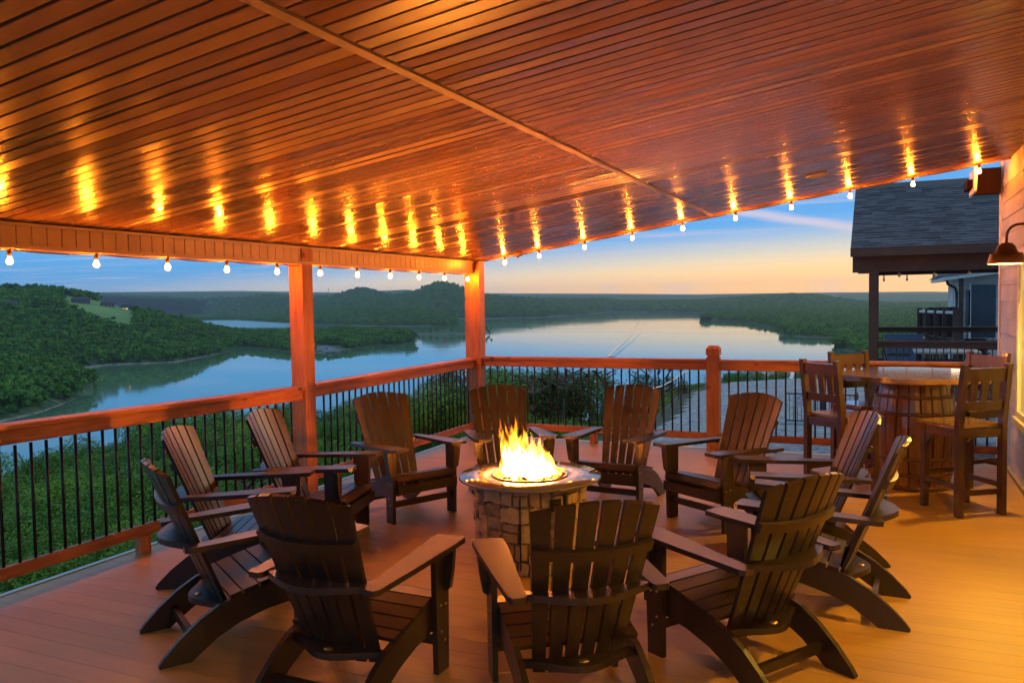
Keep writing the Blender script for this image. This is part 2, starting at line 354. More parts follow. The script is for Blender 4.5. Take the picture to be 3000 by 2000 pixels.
# ------------------------------------------------------------------ lake and far terrain
WATER_Z = -65.
def water_mat():
    m, nt = new_mat('lake_water')
    g = nd(nt, 'ShaderNodeNewGeometry')
    mp1 = nd(nt, 'ShaderNodeMapping'); mp1.inputs['Rotation'].default_value = (0, 0, R(24)); mp1.inputs['Scale'].default_value = (.0012, .0065, 1); nt.links.new(g.outputs['Position'], mp1.inputs[0])
    n = nd(nt, 'ShaderNodeTexNoise', in_Scale=1., in_Detail=6., in_Roughness=.6, in_Distortion=.4); nt.links.new(mp1.outputs[0], n.inputs[0])
    ro = nd(nt, 'ShaderNodeMapRange'); ro.inputs[1].default_value = .35; ro.inputs[2].default_value = .68; ro.inputs[3].default_value = .015; ro.inputs[4].default_value = .075; nt.links.new(n.outputs[0], ro.inputs[0])
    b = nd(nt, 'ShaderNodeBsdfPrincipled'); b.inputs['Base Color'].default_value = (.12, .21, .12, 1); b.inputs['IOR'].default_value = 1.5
    sx = nd(nt, 'ShaderNodeSeparateXYZ'); nt.links.new(g.outputs['Position'], sx.inputs[0])
    inl = nd(nt, 'ShaderNodeMapRange'); inl.inputs[1].default_value = -1500; inl.inputs[2].default_value = -2100; inl.inputs[3].default_value = 0; inl.inputs[4].default_value = .2
    nt.links.new(sx.outputs[0], inl.inputs[0])
    nt.links.new(mathn(nt, 'ADD', ro.outputs[0], inl.outputs[0]), b.inputs['Roughness'])
    n2 = nd(nt, 'ShaderNodeTexNoise', in_Scale=.11, in_Detail=4.); nt.links.new(g.outputs['Position'], n2.inputs[0])
    bp = nd(nt, 'ShaderNodeBump', in_Strength=.014, in_Distance=1.); nt.links.new(n2.outputs[0], bp.inputs['Height']); nt.links.new(bp.outputs[0], b.inputs['Normal'])
    o = nd(nt, 'ShaderNodeOutputMaterial'); nt.links.new(b.outputs[0], o.inputs[0]); return m
WATER = water_mat()
S = 26000
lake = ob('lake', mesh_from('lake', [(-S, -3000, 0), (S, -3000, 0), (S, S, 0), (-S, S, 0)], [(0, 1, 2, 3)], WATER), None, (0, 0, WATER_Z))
tag(lake, 'wide calm lake reflecting the dusk sky', kind='structure')

def vnoise(x, y, seed=0):
    """smooth value noise in numpy"""
    xi, yi = np.floor(x).astype(int), np.floor(y).astype(int); xf, yf = x-xi, y-yi
    h = lambda a, b: (np.sin(a*127.1+b*311.7+seed*74.7)*43758.5453) % 1.0
    u, v = xf*xf*(3-2*xf), yf*yf*(3-2*yf)
    return (h(xi, yi)*(1-u)+h(xi+1, yi)*u)*(1-v)+(h(xi, yi+1)*(1-u)+h(xi+1, yi+1)*u)*v
def fbm(x, y, seed=0, o=4):
    s, a = 0, .5
    for i in range(o): s = s+a*vnoise(x*2**i, y*2**i, seed+i); a *= .5
    return s
def hill(name, label, ridge, shore, dridge, tree_h=0., ncol=140, nrow=26, mat=None, prof=.85, nz=0.06, seed=1, back=1.5, shore_band=True, dbase=None, bm_=0):
    """a body of land: shore pixels lie on the water, the ridge pixels at their own distance (metres)"""
    rx, ry = zip(*ridge); x0, x1 = rx[0], rx[-1]
    xs = np.linspace(x0, x1, ncol)
    yr = np.interp(xs, rx, ry)
    dr = np.interp(xs, *zip(*dridge)) if isinstance(dridge, list) else np.full(ncol, float(dridge))
    Rp, Bp = np.zeros((ncol, 3)), np.zeros((ncol, 3))
    for i, x in enumerate(xs):
        d = ray(x, yr[i]); h = math.hypot(d[0], d[1]); Rp[i] = CPOS + d*dr[i]/h
        Rp[i, 2] -= tree_h
        if shore is not None:
            ys = np.interp(x, *zip(*shore)); Bp[i] = on_z(x, ys, WATER_Z)
        else:
            d2 = ray(x, yr[i]); h2 = math.hypot(d2[0], d2[1]); db = np.interp(x, *zip(*dbase)) if isinstance(dbase, list) else dbase
            Bp[i] = CPOS + d2*db/h2; Bp[i, 2] = WATER_Z
    rows = []
    for j in range(nrow):
        t = (j/(nrow-1))**(1.35 if shore is not None else 1)
        if j == 1 and shore is not None: t = min(t, 9./max(60., float(np.mean(np.linalg.norm(Rp-Bp, axis=1)))))
        p = Bp*(1-t)+Rp*t
        k = t**prof
        z = WATER_Z+(Rp[:, 2]-WATER_Z)*k
        nn = fbm(p[:, 0]/220+seed, p[:, 1]/220, seed)-.47
        z = z + nn*(Rp[:, 2]-WATER_Z+20)*nz*10*math.sin(math.pi*t)*.5
        z = np.maximum(z, WATER_Z-1+2.2*(1 if j else 0)*0 + (0.4*j if j else -1.5))
        rows.append(np.c_[p[:, 0], p[:, 1], z])
    front = nrow
    for t in (.25, .6, 1.):
        p = CPOS+(Rp-CPOS)*(1+(back-1)*t); z = Rp[:, 2]*(1-t)+(WATER_Z-2)*t
        rows.append(np.c_[p[:, 0], p[:, 1], z])
    V = np.concatenate(rows); nr = len(rows)
    F = [(j*ncol+i, j*ncol+i+1, (j+1)*ncol+i+1, (j+1)*ncol+i) for j in range(nr-1) for i in range(ncol-1)]
    me = mesh_from(name, V, F, mat or HILLM, True)
    if shore_band:
        me.materials.append(SHOREM)
        for k, p in enumerate(me.polygons):
            if k//(ncol-1) == 0 and shore is not None: p.material_index = 1
    o = ob(name, me); tag(o, label, kind='structure')
    return o, np.array(rows), front

# leaf clump prototypes for the far woods (never linked: only instanced)
def clump(name, n, rx, rz, size, mat, seed, lobes=7):
    g = np.random.default_rng(seed)
    cen = np.c_[g.normal(0, rx*.48, lobes), g.normal(0, rx*.48, lobes), g.uniform(.30, .95, lobes)*rz*1.9]
    rad = g.uniform(.38, .62, lobes)*rx
    V, F = [], []
    for i in range(n):
        k = g.integers(lobes); d = g.normal(size=3); d /= np.linalg.norm(d); d[2] = abs(d[2])*.9-.15
        c = cen[k]+d*rad[k]*g.uniform(.75, 1.08)
        nn = d+g.normal(0, .28, 3); nn /= np.linalg.norm(nn)
        a = np.cross(nn, g.normal(size=3)); a /= np.linalg.norm(a); b = np.cross(nn, a)
        s = size*g.uniform(.6, 1.3); j = len(V)
        V += [c-a*s-b*s*.6, c+a*s*.9-b*s*.5, c+a*s+b*s*.7, c-a*s*.7+b*s*.6]; F.append((j, j+1, j+2, j+3))
    return mesh_from(name, V, F, mat)
PROTO = bpy.data.collections.new('wood_prototypes')
for k in range(3):
    PROTO.objects.link(bpy.data.objects.new('wood_crown', clump('wood_crown', 230, 4.6, 4.6, .95, FAR, 20+k)))
def gn_scatter():
    ng = bpy.data.node_groups.new('scatter_wood', 'GeometryNodeTree')
    ng.interface.new_socket('Geometry', in_out='INPUT', socket_type='NodeSocketGeometry')
    ng.interface.new_socket('Geometry', in_out='OUTPUT', socket_type='NodeSocketGeometry')
    gi, go = ng.nodes.new('NodeGroupInput'), ng.nodes.new('NodeGroupOutput')
    ci = ng.nodes.new('GeometryNodeCollectionInfo'); ci.inputs['Collection'].default_value = PROTO
    ci.inputs['Separate Children'].default_value = True; ci.inputs['Reset Children'].default_value = True
    ip = ng.nodes.new('GeometryNodeInstanceOnPoints'); ip.inputs['Pick Instance'].default_value = True
    rv = ng.nodes.new('FunctionNodeRandomValue'); rv.data_type = 'FLOAT_VECTOR'; rv.inputs[0].default_value = (-.12, -.12, 0); rv.inputs[1].default_value = (.12, .12, 6.28)
    at = ng.nodes.new('GeometryNodeInputNamedAttribute'); at.data_type = 'FLOAT'; at.inputs['Name'].default_value = 'sc'
    ng.links.new(gi.outputs[0], ip.inputs['Points']); ng.links.new(ci.outputs[0], ip.inputs['Instance'])
    ng.links.new(rv.outputs[0], ip.inputs['Rotation']); ng.links.new(at.outputs[0], ip.inputs['Scale'])
    ng.links.new(ip.outputs[0], go.inputs[0]); return ng
GN = gn_scatter()
def forest(name, label, grid, front, spacing, scale, seed, mask=None, keep_rows=None):
    g = np.random.default_rng(seed); nr = min(front+1, len(grid)); pts = []
    r0, r1 = keep_rows or (1, nr-1)
    A = grid[r0:r1, :-1]; B = grid[r0:r1, 1:]; Cc = grid[r0+1:r1+1, :-1]; D = grid[r0+1:r1+1, 1:]
    area = np.linalg.norm(np.cross((B-A)[..., :2], (Cc-A)[..., :2])[..., None], axis=-1)
    cnt = g.poisson(area/(spacing**2))
    for (j, i), c in np.ndenumerate(cnt):
        for _ in range(min(c, 60)):
            u, v = g.random(2); pts.append(A[j, i]*(1-u)*(1-v)+B[j, i]*u*(1-v)+Cc[j, i]*(1-u)*v+D[j, i]*u*v)
    pts = np.array(pts)
    if mask is not None: pts = pts[mask(pts)]
    me = bpy.data.meshes.new(name); me.from_pydata([tuple(p) for p in pts], [], [])
    at = me.attributes.new('sc', 'FLOAT', 'POINT'); at.data.foreach_set('value', (scale*g.uniform(.5, 1.45, len(pts))).astype(np.float32))
    o = ob(name, me); md = o.modifiers.new('scatter', 'NODES'); md.node_group = GN
    tag(o, label, 'forest', kind='stuff'); return o
def to_px(P):
    q = P-CPOS; z = q@AF; return 1500+q@AR/z*FPX, 1000-q@AU/z*FPX

# left hillside with the houses
h2, g2, f2 = hill('hillside', 'long green hill across the water on the left',
    [(-260, 838), (0, 833), (80, 834), (165, 842), (255, 855), (330, 878), (385, 896), (440, 910), (510, 922), (560, 938), (620, 955), (700, 970), (765, 972), (850, 974), (925, 972), (1010, 962), (1100, 972), (1180, 990), (1212, 1003)],
    [(-260, 1150), (0, 1120), (190, 1085), (320, 1069), (510, 1061), (640, 1037), (715, 1014), (765, 1021), (845, 1030), (925, 1034), (970, 1031), (1020, 1023), (1110, 1010), (1205, 1004), (1212, 1004)],
    [(-260, 1750), (0, 1650), (250, 1600), (400, 1500), (560, 1480), (700, 1640), (925, 1480), (1100, 1560), (1212, 1480)], tree_h=9, ncol=170, nrow=34, seed=3)
def in_field(P):
    x, y = to_px(P)
    up = np.interp(x, [170, 230, 330, 400], [880, 890, 905, 930]); lo = np.interp(x, [170, 250, 330, 400], [890, 925, 955, 965])
    ramp_ = (x > 920) & (x < 1010) & (y > 1012+(x-920)*-.02)
    return ~(((x > 185) & (x < 395) & (y > up-16) & (y < lo+3)) | ramp_)
forest('hillside_wood', 'dense dark green wood covering the left hill', g2, f2, 8.2, 1.0, 5, in_field)
# field patch laid on the hill
def field_patch():
    ncol = g2.shape[1]; V, F, idx = [], [], {}
    for j in range(f2-1):
        for i in range(ncol-1):
            c = (g2[j, i]+g2[j+1, i+1])/2
            if not in_field(c[None])[0] and to_px(c[None])[0][0] < 500:
                q = []
                for a, b in ((j, i), (j, i+1), (j+1, i+1), (j+1, i)):
                    if (a, b) not in idx: idx[(a, b)] = len(V); V.append(g2[a, b]+np.array([0, 0, 1.]))
                    q.append(idx[(a, b)])
                F.append(q)
    o = ob('meadow', mesh_from('meadow', V, F, FIELD, True)); tag(o, 'mown green meadow sloping below the hilltop houses', kind='structure')
field_patch()
h1, g1, f1 = hill('promontory', 'wooded point of land at the lower left',
    [(-260, 1060), (0, 1046), (70, 1048), (130, 1056), (190, 1083), (240, 1115), (272, 1138)],
    [(-260, 1290), (0, 1236), (60, 1222), (120, 1207), (180, 1185), (230, 1163), (274, 1141)], [(-260, 820), (0, 800), (150, 800), (272, 770)], tree_h=8, ncol=70, nrow=20, seed=9)
forest('promontory_wood', 'bright green wood on the point at the lower left', g1, f1, 7.5, 1.0, 11, None, (2, 20))
# thin spit with single trees
h3, g3, f3 = hill('spit', 'low narrow spit running out into the lake',
    [(1100, 972), (1200, 973), (1300, 974), (1400, 975), (1439, 977)], [(1100, 979), (1250, 979), (1380, 980), (1439, 979)], 1830, ncol=60, nrow=5, seed=4, back=1.01, mat=SOIL)
h4a, g4a, f4a = hill('peninsula', 'dark wooded peninsula behind the spit',
    [(560, 925), (700, 922), (850, 915), (1010, 907), (1100, 905), (1220, 906), (1280, 918), (1316, 934), (1340, 950)],
    [(560, 950), (594, 938), (692, 937), (848, 946), (926, 951), (1068, 954), (1183, 956), (1300, 955), (1340, 952)], [(560, 5200), (700, 5000), (850, 4300), (1010, 3500), (1200, 3100), (1340, 2700)], tree_h=9, ncol=110, nrow=20, seed=6)
forest('peninsula_wood', 'dark green wood covering the peninsula behind the spit', g4a, f4a, 13, 1.25, 15, None)
h4b, g4b, f4b = hill('far_bank', 'broad wooded hills on the far bank with two rounded tops',
    [(250, 868), (312, 866), (450, 872), (600, 876), (720, 872), (794, 862), (850, 869), (922, 871), (975, 870), (1014, 857), (1060, 844), (1090, 850), (1125, 864), (1160, 867), (1213, 859), (1251, 837), (1293, 829), (1335, 837), (1362, 849), (1422, 866), (1549, 877), (1698, 880), (1761, 877), (1825, 884), (1953, 884), (2080, 880), (2208, 871), (2335, 865), (2400, 869), (2500, 884), (2620, 893), (2950, 896)],
    [(250, 925), (594, 925), (848, 930), (1183, 936), (1320, 934), (1421, 934), (1570, 930), (1655, 925), (1740, 919), (1783, 914), (1950, 914), (2106, 917), (2300, 915), (2950, 915)],
    [(250, 6900), (700, 6300), (1060, 5200), (1293, 4700), (1500, 4700), (1783, 5600), (2200, 5200), (2950, 5200)], tree_h=8, ncol=260, nrow=24, seed=8, back=1.3)
forest('far_bank_wood', 'blue green wood covering the far bank hills', g4b, f4b, 21, 1.9, 16, None)
h5, g5, f5 = hill('right_bank', 'low wooded bank on the right of the lake',
    [(2053, 930), (2095, 921), (2165, 914), (2250, 909), (2400, 903), (2560, 902), (2800, 905), (3050, 905)],
    [(2053, 935), (2123, 940), (2187, 942), (2225, 953), (2293, 959), (2400, 970), (2600, 975), (3050, 975)], [(2053, 2600), (2200, 3000), (2400, 3600), (3050, 3600)], tree_h=9, ncol=130, nrow=22, seed=12)
forest('right_bank_wood', 'green wood on the low right bank', g5, f5, 12, 1.2, 17, None)
h6, g6, f6 = hill('right_point', 'wooded point behind the neighbouring porch post',
    [(2289, 972), (2314, 952), (2357, 938), (2440, 934), (2560, 938), (2700, 942), (3050, 945)],
    [(2289, 979), (2335, 987), (2400, 989), (2477, 991), (2600, 1000), (3050, 1010)], [(2289, 1600), (2400, 1900), (3050, 2000)], tree_h=9, ncol=100, nrow=20, seed=13)
forest('right_point_wood', 'dark wood on the point behind the porch post', g6, f6, 9.5, 1.05, 18, None)
h7, g7, f7 = hill('near_right_bank', 'wooded bank just left of the neighbouring porch post',
    [(2444, 1010), (2470, 997), (2512, 988), (2560, 984), (2700, 988), (3050, 1000)],
    [(2444, 1018), (2512, 1034), (2600, 1050), (3050, 1090)], [(2444, 1120), (2600, 1250), (3050, 1250)], tree_h=8, ncol=80, nrow=16, seed=14)
forest('near_right_wood', 'dark wood on the bank left of the porch post', g7, f7, 7.5, .95, 19, None)
hill('far_ridges', 'pale blue ridges along the horizon',
    [(-300, 862), (286, 860), (450, 858), (580, 856), (720, 857), (848, 859), (1000, 858), (1060, 858), (1087, 852), (1140, 851), (1198, 848), (1216, 853), (1300, 860), (1422, 862), (1485, 866), (1783, 864), (2038, 866), (2284, 862), (2415, 866), (2440, 871), (2464, 862), (2545, 860), (2600, 862), (2759, 860), (2817, 862), (3100, 862)],
    None, [(-300, 7600), (1000, 7600), (1200, 7000), (3100, 7600)], ncol=300, nrow=10, nz=.02, seed=21, back=1.2, shore_band=False, dbase=6600)
hill('farther_ridges', 'faint farthest ridge line under the glowing sky',
    [(-300, 858), (300, 856), (700, 852), (1000, 857), (1422, 859), (1783, 860), (2038, 862), (2300, 858), (2500, 856), (2700, 854), (3100, 857)],
    None, 10000, ncol=260, nrow=8, nz=.02, seed=22, back=1.2, shore_band=False, dbase=9000)

# single trees along the spit and its tip
g = np.random.default_rng(31)
TREE_FAR = [clump('spit_tree', 160, 4.4, 5., .9, FAR, 40+k, 5) for k in range(3)]
TRUNK_FAR = tube_me('trunk', [(0, 0, -1), (0, 0, 6)], [.5, .3], BARK, 5)
spit_px = [1108, 1120, 1136, 1150, 1168, 1183, 1205, 1226, 1240, 1262, 1282, 1322, 1344, 1358, 1421, 1434]
for k, x in enumerate(spit_px):
    P = on_z(x, 977, WATER_Z+1.2); e = empty('spit_tree', tuple(P), g.uniform(0, 6))
    e.scale = (1.0, 1.0, g.uniform(.9, 1.4))
    if x > 1400: e.scale = (1.25, 1.25, 1.5)
    c = ob('crown', TREE_FAR[k % 3], e); ob('trunk', TRUNK_FAR, e)
    tag(e, f'small dark tree on the narrow spit, {ORD[k]} counted from its left end', 'tree', 'trees along the spit')

# houses on the hilltop, tiny in the distance
HW = plain('far_house_wall', (.20, .15, .12), .8, 0, .2, .3); HR = plain('far_house_roof', (.06, .055, .06), .9, 0, .2, .3)
HWL = plain('far_lit_glass', (.10, .10, .10), .2, 0, .1, 1, 0, (1, .62, .25), 1.2); HG = plain('far_dark_glass', (.04, .05, .07), .1, 0, .1, 1, 0)
def far_house(x, y, wpx, hpx, dist, label, lit=0, nwin=6, storeys=2):
    d = ray(x, y); d = d/math.hypot(d[0], d[1])
    G = g2[1:f2].reshape(-1, 3); gx, gy = to_px(G); P = G[np.argmin((gx-x)**2+(gy-(y+hpx*.45))**2)].copy()     # stands on the hill itself
    dist = math.hypot(P[0]-CX, P[1]-CY); P[2] += 1.
    w = wpx/FPX*dist; h = hpx/FPX*dist; dep = w*.5
    e = empty('hill_house', tuple(P), math.atan2(d[1], d[0])-math.pi/2)
    box('wall', (-w/2, 0, -6), (w/2, dep, h*.66), HW, e, 0)
    rv = [(-w*.54, -1, h*.66), (w*.54, -1, h*.66), (w*.54, dep+1, h*.66), (-w*.54, dep+1, h*.66), (-w*.42, dep/2, h), (w*.42, dep/2, h)]
    ob('roof', mesh_from('roof', rv, [(0, 1, 5, 4), (1, 2, 5), (2, 3, 4, 5), (3, 0, 4), (3, 2, 1, 0)], HR), e)
    for s in range(storeys):
        for k in range(nwin):
            xx = (k+.5)/nwin*w-w/2; zz = h*.66*(s+.45)/storeys
            box('window', (xx-w*.28/nwin, -.3, zz-h*.13), (xx+w*.28/nwin, .1, zz+h*.13), HWL if (s*nwin+k) < lit else HG, e, 0)
    tag(e, label, 'house', 'houses on the left hill')
far_house(238, 884, 44, 16, 1470, 'long two storey lodge above the meadow on the left hill', 0, 8)
far_house(312, 892, 34, 14, 1430, 'low brick house right of the long lodge on the left hill', 0, 4, 1)
far_house(374, 899, 34, 16, 1400, 'hilltop house with a glowing light, rightmost above the meadow', 2, 4)
far_house(30, 902, 42, 26, 1330, 'dark boxy house half hidden in the trees at the far left edge', 0, 3)
far_house(14, 866, 30, 12, 1500, 'small pale house near the hill crest at the left edge', 1, 3, 1)
# boat ramp, cars, boats
RAMP = plain('ramp_asphalt', (.13, .13, .135), .9, 0, .15, .2)
rp = [on_z(925, 1032, WATER_Z+.2), on_z(985, 1030, WATER_Z+.2), on_z(1000, 1024, WATER_Z+2.), on_z(955, 1011, WATER_Z+5), on_z(925, 1011, WATER_Z+5.5)]
ramp_o = ob('boat_ramp', mesh_from('boat_ramp', [tuple(p+np.array([0, 0, .4])) for p in rp]+[(p[0], p[1], WATER_Z-3) for p in rp], [(0, 1, 2, 3, 4), (9, 8, 7, 6, 5)]+[(i, (i+1) % 5, 5+(i+1) % 5, 5+i) for i in range(5)], RAMP)); tag(ramp_o, 'grey boat ramp and car park on the far shore', kind='structure')
CARW = plain('far_car_white', (.7, .7, .72), .3, 0, .02, 1, 0); CARD = plain('far_car_dark', (.03, .04, .06), .3, 0, .02, 1, 0)
LAMP = emis('far_lamp', (1, .75, .45), 6.)
for k, (x, y, m_, lb) in enumerate(((938, 1015, CARW, 'white car parked highest on the boat ramp'), (947, 1017, CARW, 'second white car on the boat ramp, just below the highest'), (958, 1020, CARD, 'dark car parked between the white cars on the boat ramp'), (967, 1021, CARW, 'white car parked nearest the water on the boat ramp'))):
    P = on_z(x, y+2, WATER_Z+3.9); e = empty('parked_car', (P[0], P[1], WATER_Z+3.9), R(30))
    ob('body', box_me('body', (-2.3, -.9, .3), (2.3, .9, .95), m_, .15), e); ob('cabin', box_me('cabin', (-1.3, -.8, .95), (1.4, .8, 1.5), HG, .2), e)
    for sx in (-1.4, 1.4):
        for sy in (-.9, .9): ob('wheel', lathe_me('wheel', [(.34, -.1), (.34, .1)], BLACK, 10), e, (sx, sy, .34), (R(90), 0, 0))
    tag(e, lb, 'car', 'cars parked on the boat ramp')
def boat(x, y, L, mat, label, rz):
    P = on_z(x, y, WATER_Z); e = empty('motor_boat', tuple(P), rz)
    hull = [(-L/2, -L*.16), (L*.25, -L*.16), (L/2, 0), (L*.25, L*.16), (-L/2, L*.16)]
    ob('hull', prism_me('hull', hull, (0, 0, .45), (1, 0, 0), (0, 1, 0), .9, mat, .05), e)
    ob('windscreen', box_me('windscreen', (-.2, -L*.12, .9), (.3, L*.12, 1.5), HG, .05), e)
    tag(e, label, 'boat')
boat(1304, 1000, 6.5, plain('red_hull', (.5, .05, .03), .3, 0, .05, 1, 0), 'small red motor boat crossing left of the corner post', R(160))
boat(1554, 962.5, 7, plain('dark_hull', (.02, .03, .03), .4, 0, .05, 1, 0), 'tiny dark boat alone on the open lake', R(20))
# boat wake: two low swells in a narrow V
def wake():
    c = [on_z(x, y, WATER_Z) for x, y in ((1790, 1046), (1812, 1024), (1840, 1000), (1865, 975), (1882, 945))]
    V, F = [], []
    for s in (-1, 1):
        for i, p in enumerate(c):
            t = i/(len(c)-1); d = np.array([.95, -.25, 0]); off = s*(1.5+t*9)
            for a, z in ((-4., -.05), (-1.5, .5), (0, .9*(1-t*.6)), (1.5, .5), (4., -.05)): V.append(p+d*(off+a)+np.array([0, 0, z]))
        b = 0 if s < 0 else len(c)*5
        for i in range(len(c)-1):
            for a in range(4): F.append((b+i*5+a, b+i*5+a+1, b+i*5+a+6, b+i*5+a+5))
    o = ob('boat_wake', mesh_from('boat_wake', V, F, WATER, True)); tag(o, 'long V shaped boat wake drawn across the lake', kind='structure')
wake()
# lit docks in the inlet
DOCK = plain('dock', (.25, .25, .25), .7, 0, .1, 1)
for k, (x0, x1, y) in enumerate(((585, 608, 922), (625, 684, 923))):
    a, b = on_z(x0, y+12, WATER_Z), on_z(x1, y+12, WATER_Z); v = b-a; L = np.linalg.norm(v)
    e = empty('boat_dock', tuple(a), math.atan2(v[1], v[0]))
    box('deck', (0, -5, .2), (L, 5, .9), DOCK, e, 0); box('roof', (2, -6, 5.5), (L-2, 6, 6.2), HW, e, 0)
    for q in np.linspace(3, L-3, 6): box('post', (q-.3, -5.5, .9), (q+.3, -4.9, 5.5), DOCK, e, 0)
    for q in (L*.1, L*.9): ob('lamp', lathe_me('lamp', [(.02, -1.3), (1.3, 0), (.02, 1.3)], LAMP, 8), e, (q, -6.5, 7))
    tag(e, ['short covered dock at the left of the inlet', 'long covered dock with lamps across the inlet'][k], 'dock', 'covered docks in the inlet')
# radio mast on the horizon
P = CPOS+ray(963, 868)*5200; e = empty('radio_mast', tuple(P)); e.location.z -= 20
ob('tower', tube_me('tower', [(0, 0, 0), (0, 0, 72)], [1.6, 1.2], DOCK, 5), e)
for a in (0, 2.1, 4.2): ob('guy_wire', tube_me('guy_wire', [(30*math.cos(a), 30*math.sin(a), 0), (0, 0, 60)], .15, DOCK, 4), e)
tag(e, 'thin radio mast standing on the horizon right of the middle post', 'mast')

# ------------------------------------------------------------------ near ground
def ground_h(x, y):
    x, y = np.asarray(x, float), np.asarray(y, float)
    base = np.interp(y, [0, 10, 19, 30, 46, 60], [-.6, -1.65, -2.45, -2.95, -3.45, -3.9])-.08*np.maximum(0, -x)
    xb = np.interp(y, [-40, 0, 12, 24, 37, 60], [-1.0, -1.2, -2.2, -3.4, -5.6, -4.])
    t = np.maximum(xb-x, (y-46)*.9)
    t = np.maximum(t, 0)
    drop = np.where(t < 6, .5*t*t/6*.55, .55*(t-3))
    drop = np.where(x < .5, drop+np.clip((.5-x)*.35, 0, 3.)*np.clip((6-y)/6, 0, 1), drop)
    return base-drop+(fbm(x/7, y/7, 5)-.47)*np.clip(t/6+.15, 0, 1.6)
def near_ground():
    xs = np.concatenate([np.linspace(-170, -24, 50), np.linspace(-23, 12, 90), np.linspace(13, 60, 26)])
    ys = np.concatenate([np.linspace(-40, -9, 16), np.linspace(-8, 62, 130), np.linspace(64, 210, 40)])
    X, Y = np.meshgrid(xs, ys); Z = np.maximum(ground_h(X, Y), -70)
    V = np.c_[X.ravel(), Y.ravel(), Z.ravel()]; nx = len(xs)
    F = [(j*nx+i, j*nx+i+1, (j+1)*nx+i+1, (j+1)*nx+i) for j in range(len(ys)-1) for i in range(nx-1)]
    me = mesh_from('ground', V, F, GRAVEL, True); me.materials.append(SOIL)
    for k, p in enumerate(me.polygons):
        c = p.center
        xb = np.interp(c[1], [-40, 0, 12, 24, 37, 60], [-1.0, -.6, -1.2, -2.6, -4.8, -3.4])
        p.material_index = 0 if (c[0] > xb and c[1] < 46 and c[1] > -.5) else 1
    o = ob('ground', me); tag(o, 'gravel yard and wooded slope below the deck', kind='structure')
near_ground()

# near trees: leaf cards on real crowns
def crown_me(name, n, rx, rz, leaf, mat, seed, lobes=11, cedar=False):
    g = np.random.default_rng(seed)
    cen = np.c_[g.normal(0, rx*.5, lobes), g.normal(0, rx*.5, lobes), g.uniform(-.7, .9, lobes)*rz]
    rad = g.uniform(.28, .5, lobes)*rx
    if cedar:
        cen[:, 2] = np.linspace(-1, .95, lobes)*rz; k = (1-np.linspace(0, .85, lobes)); cen[:, :2] *= (.25*k)[:, None]; rad = rx*k*.8+.25
    K = g.integers(lobes, size=n)
    d = g.normal(size=(n, 3)); d /= np.linalg.norm(d, axis=1)[:, None]
    if cedar: rad = rad*g.uniform(.8, 1.2, lobes)
    rr = np.where(g.random(n) < .85, g.uniform(.84, 1.08, n), g.uniform(.4, .84, n))
    c = cen[K]+d*(rad[K]*rr)[:, None]*np.array([1, 1, .85])
    nn = d*1.1+g.normal(0, .38, (n, 3))+np.array([0, 0, .15]); nn /= np.linalg.norm(nn, axis=1)[:, None]
    a = np.cross(nn, g.normal(size=(n, 3))); a /= np.linalg.norm(a, axis=1)[:, None]; b = np.cross(nn, a)
    s = (leaf*g.uniform(.6, 1.35, n))[:, None]
    V = np.stack([c-a*s, c-b*s*.5+nn*s*.12, c+a*s*1.1, c+b*s*.5+nn*s*.12], 1).reshape(-1, 3)
    me = bpy.data.meshes.new(name); nf = n
    me.vertices.add(n*4); me.vertices.foreach_set('co', V.ravel()); me.loops.add(n*4); me.loops.foreach_set('vertex_index', np.arange(n*4))
    me.polygons.add(nf); me.polygons.foreach_set('loop_start', np.arange(nf)*4); me.polygons.foreach_set('loop_total', np.full(nf, 4))
    me.update(); me.validate(); me.materials.append(mat); return me
def trunk_me(name, h, seed, r=.17):
    g = np.random.default_rng(seed); bm = bmesh.new()
    me = bpy.data.meshes.new(name); V, F = [], []
    def add(pts, rad):
        m = tube_me('t', pts, rad, None, 6); o0 = len(V)
        V.extend([tuple(v.co) for v in m.vertices]); F.extend([tuple(o0+i for i in p.vertices) for p in m.polygons]); bpy.data.meshes.remove(m)
    main = [(g.normal(0, .08)*k, g.normal(0, .08)*k, h*k/5) for k in range(6)]
    add(main, [r*(1-.14*k) for k in range(6)])
    for k in range(7):
        t = g.uniform(.72, .97); z = h*t; a = g.uniform(0, 6.28); L = g.uniform(.6, 1.3)
        add([(main[int(t*5)][0], main[int(t*5)][1], z), (math.cos(a)*L*.5, math.sin(a)*L*.5, z+L*.3), (math.cos(a)*L, math.sin(a)*L, z+L*.75)], [r*.42, r*.28, r*.1])
    return mesh_from(name, V, F, BARK, True)
CROWNS = [crown_me('crown', 24000, 2.7, 2.4, .058, LEAF, 60+k) for k in range(4)]
CEDARS = [crown_me('crown', 11000, 1.7, 3.0, .042, LEAF2, 70+k, 12, True) for k in range(2)]
SPARSE = [crown_me('crown', 4200, 2.2, 2.2, .05, LEAF2, 80+k, 14) for k in range(2)]
TRUNKS = [trunk_me('trunk', 7., 90+k) for k in range(3)]
def tree(kind, x, y, ztop, s, label, group, k, cat='tree'):
    zg = float(ground_h(x, y))
    e = empty({'broad': 'leafy_tree', 'cedar': 'cedar_tree', 'sparse': 'thin_leaved_tree'}[kind], (x, y, zg), random.uniform(0, 6.28))
    me = {'broad': CROWNS, 'cedar': CEDARS, 'sparse': SPARSE}[kind]; me = me[k % len(me)]
    zc = (ztop-zg)-max(v.co.z for v in me.vertices)*s
    ob('crown', me, e, (0, 0, zc), (0, 0, 0), (s, s, s))
    ob('trunk', TRUNKS[k % 3], e, (0, 0, -.3), (0, 0, 0), (s, s, max(.3, (zc+.9*s+.3)/7)))
    tag(e, label, cat, group); return e
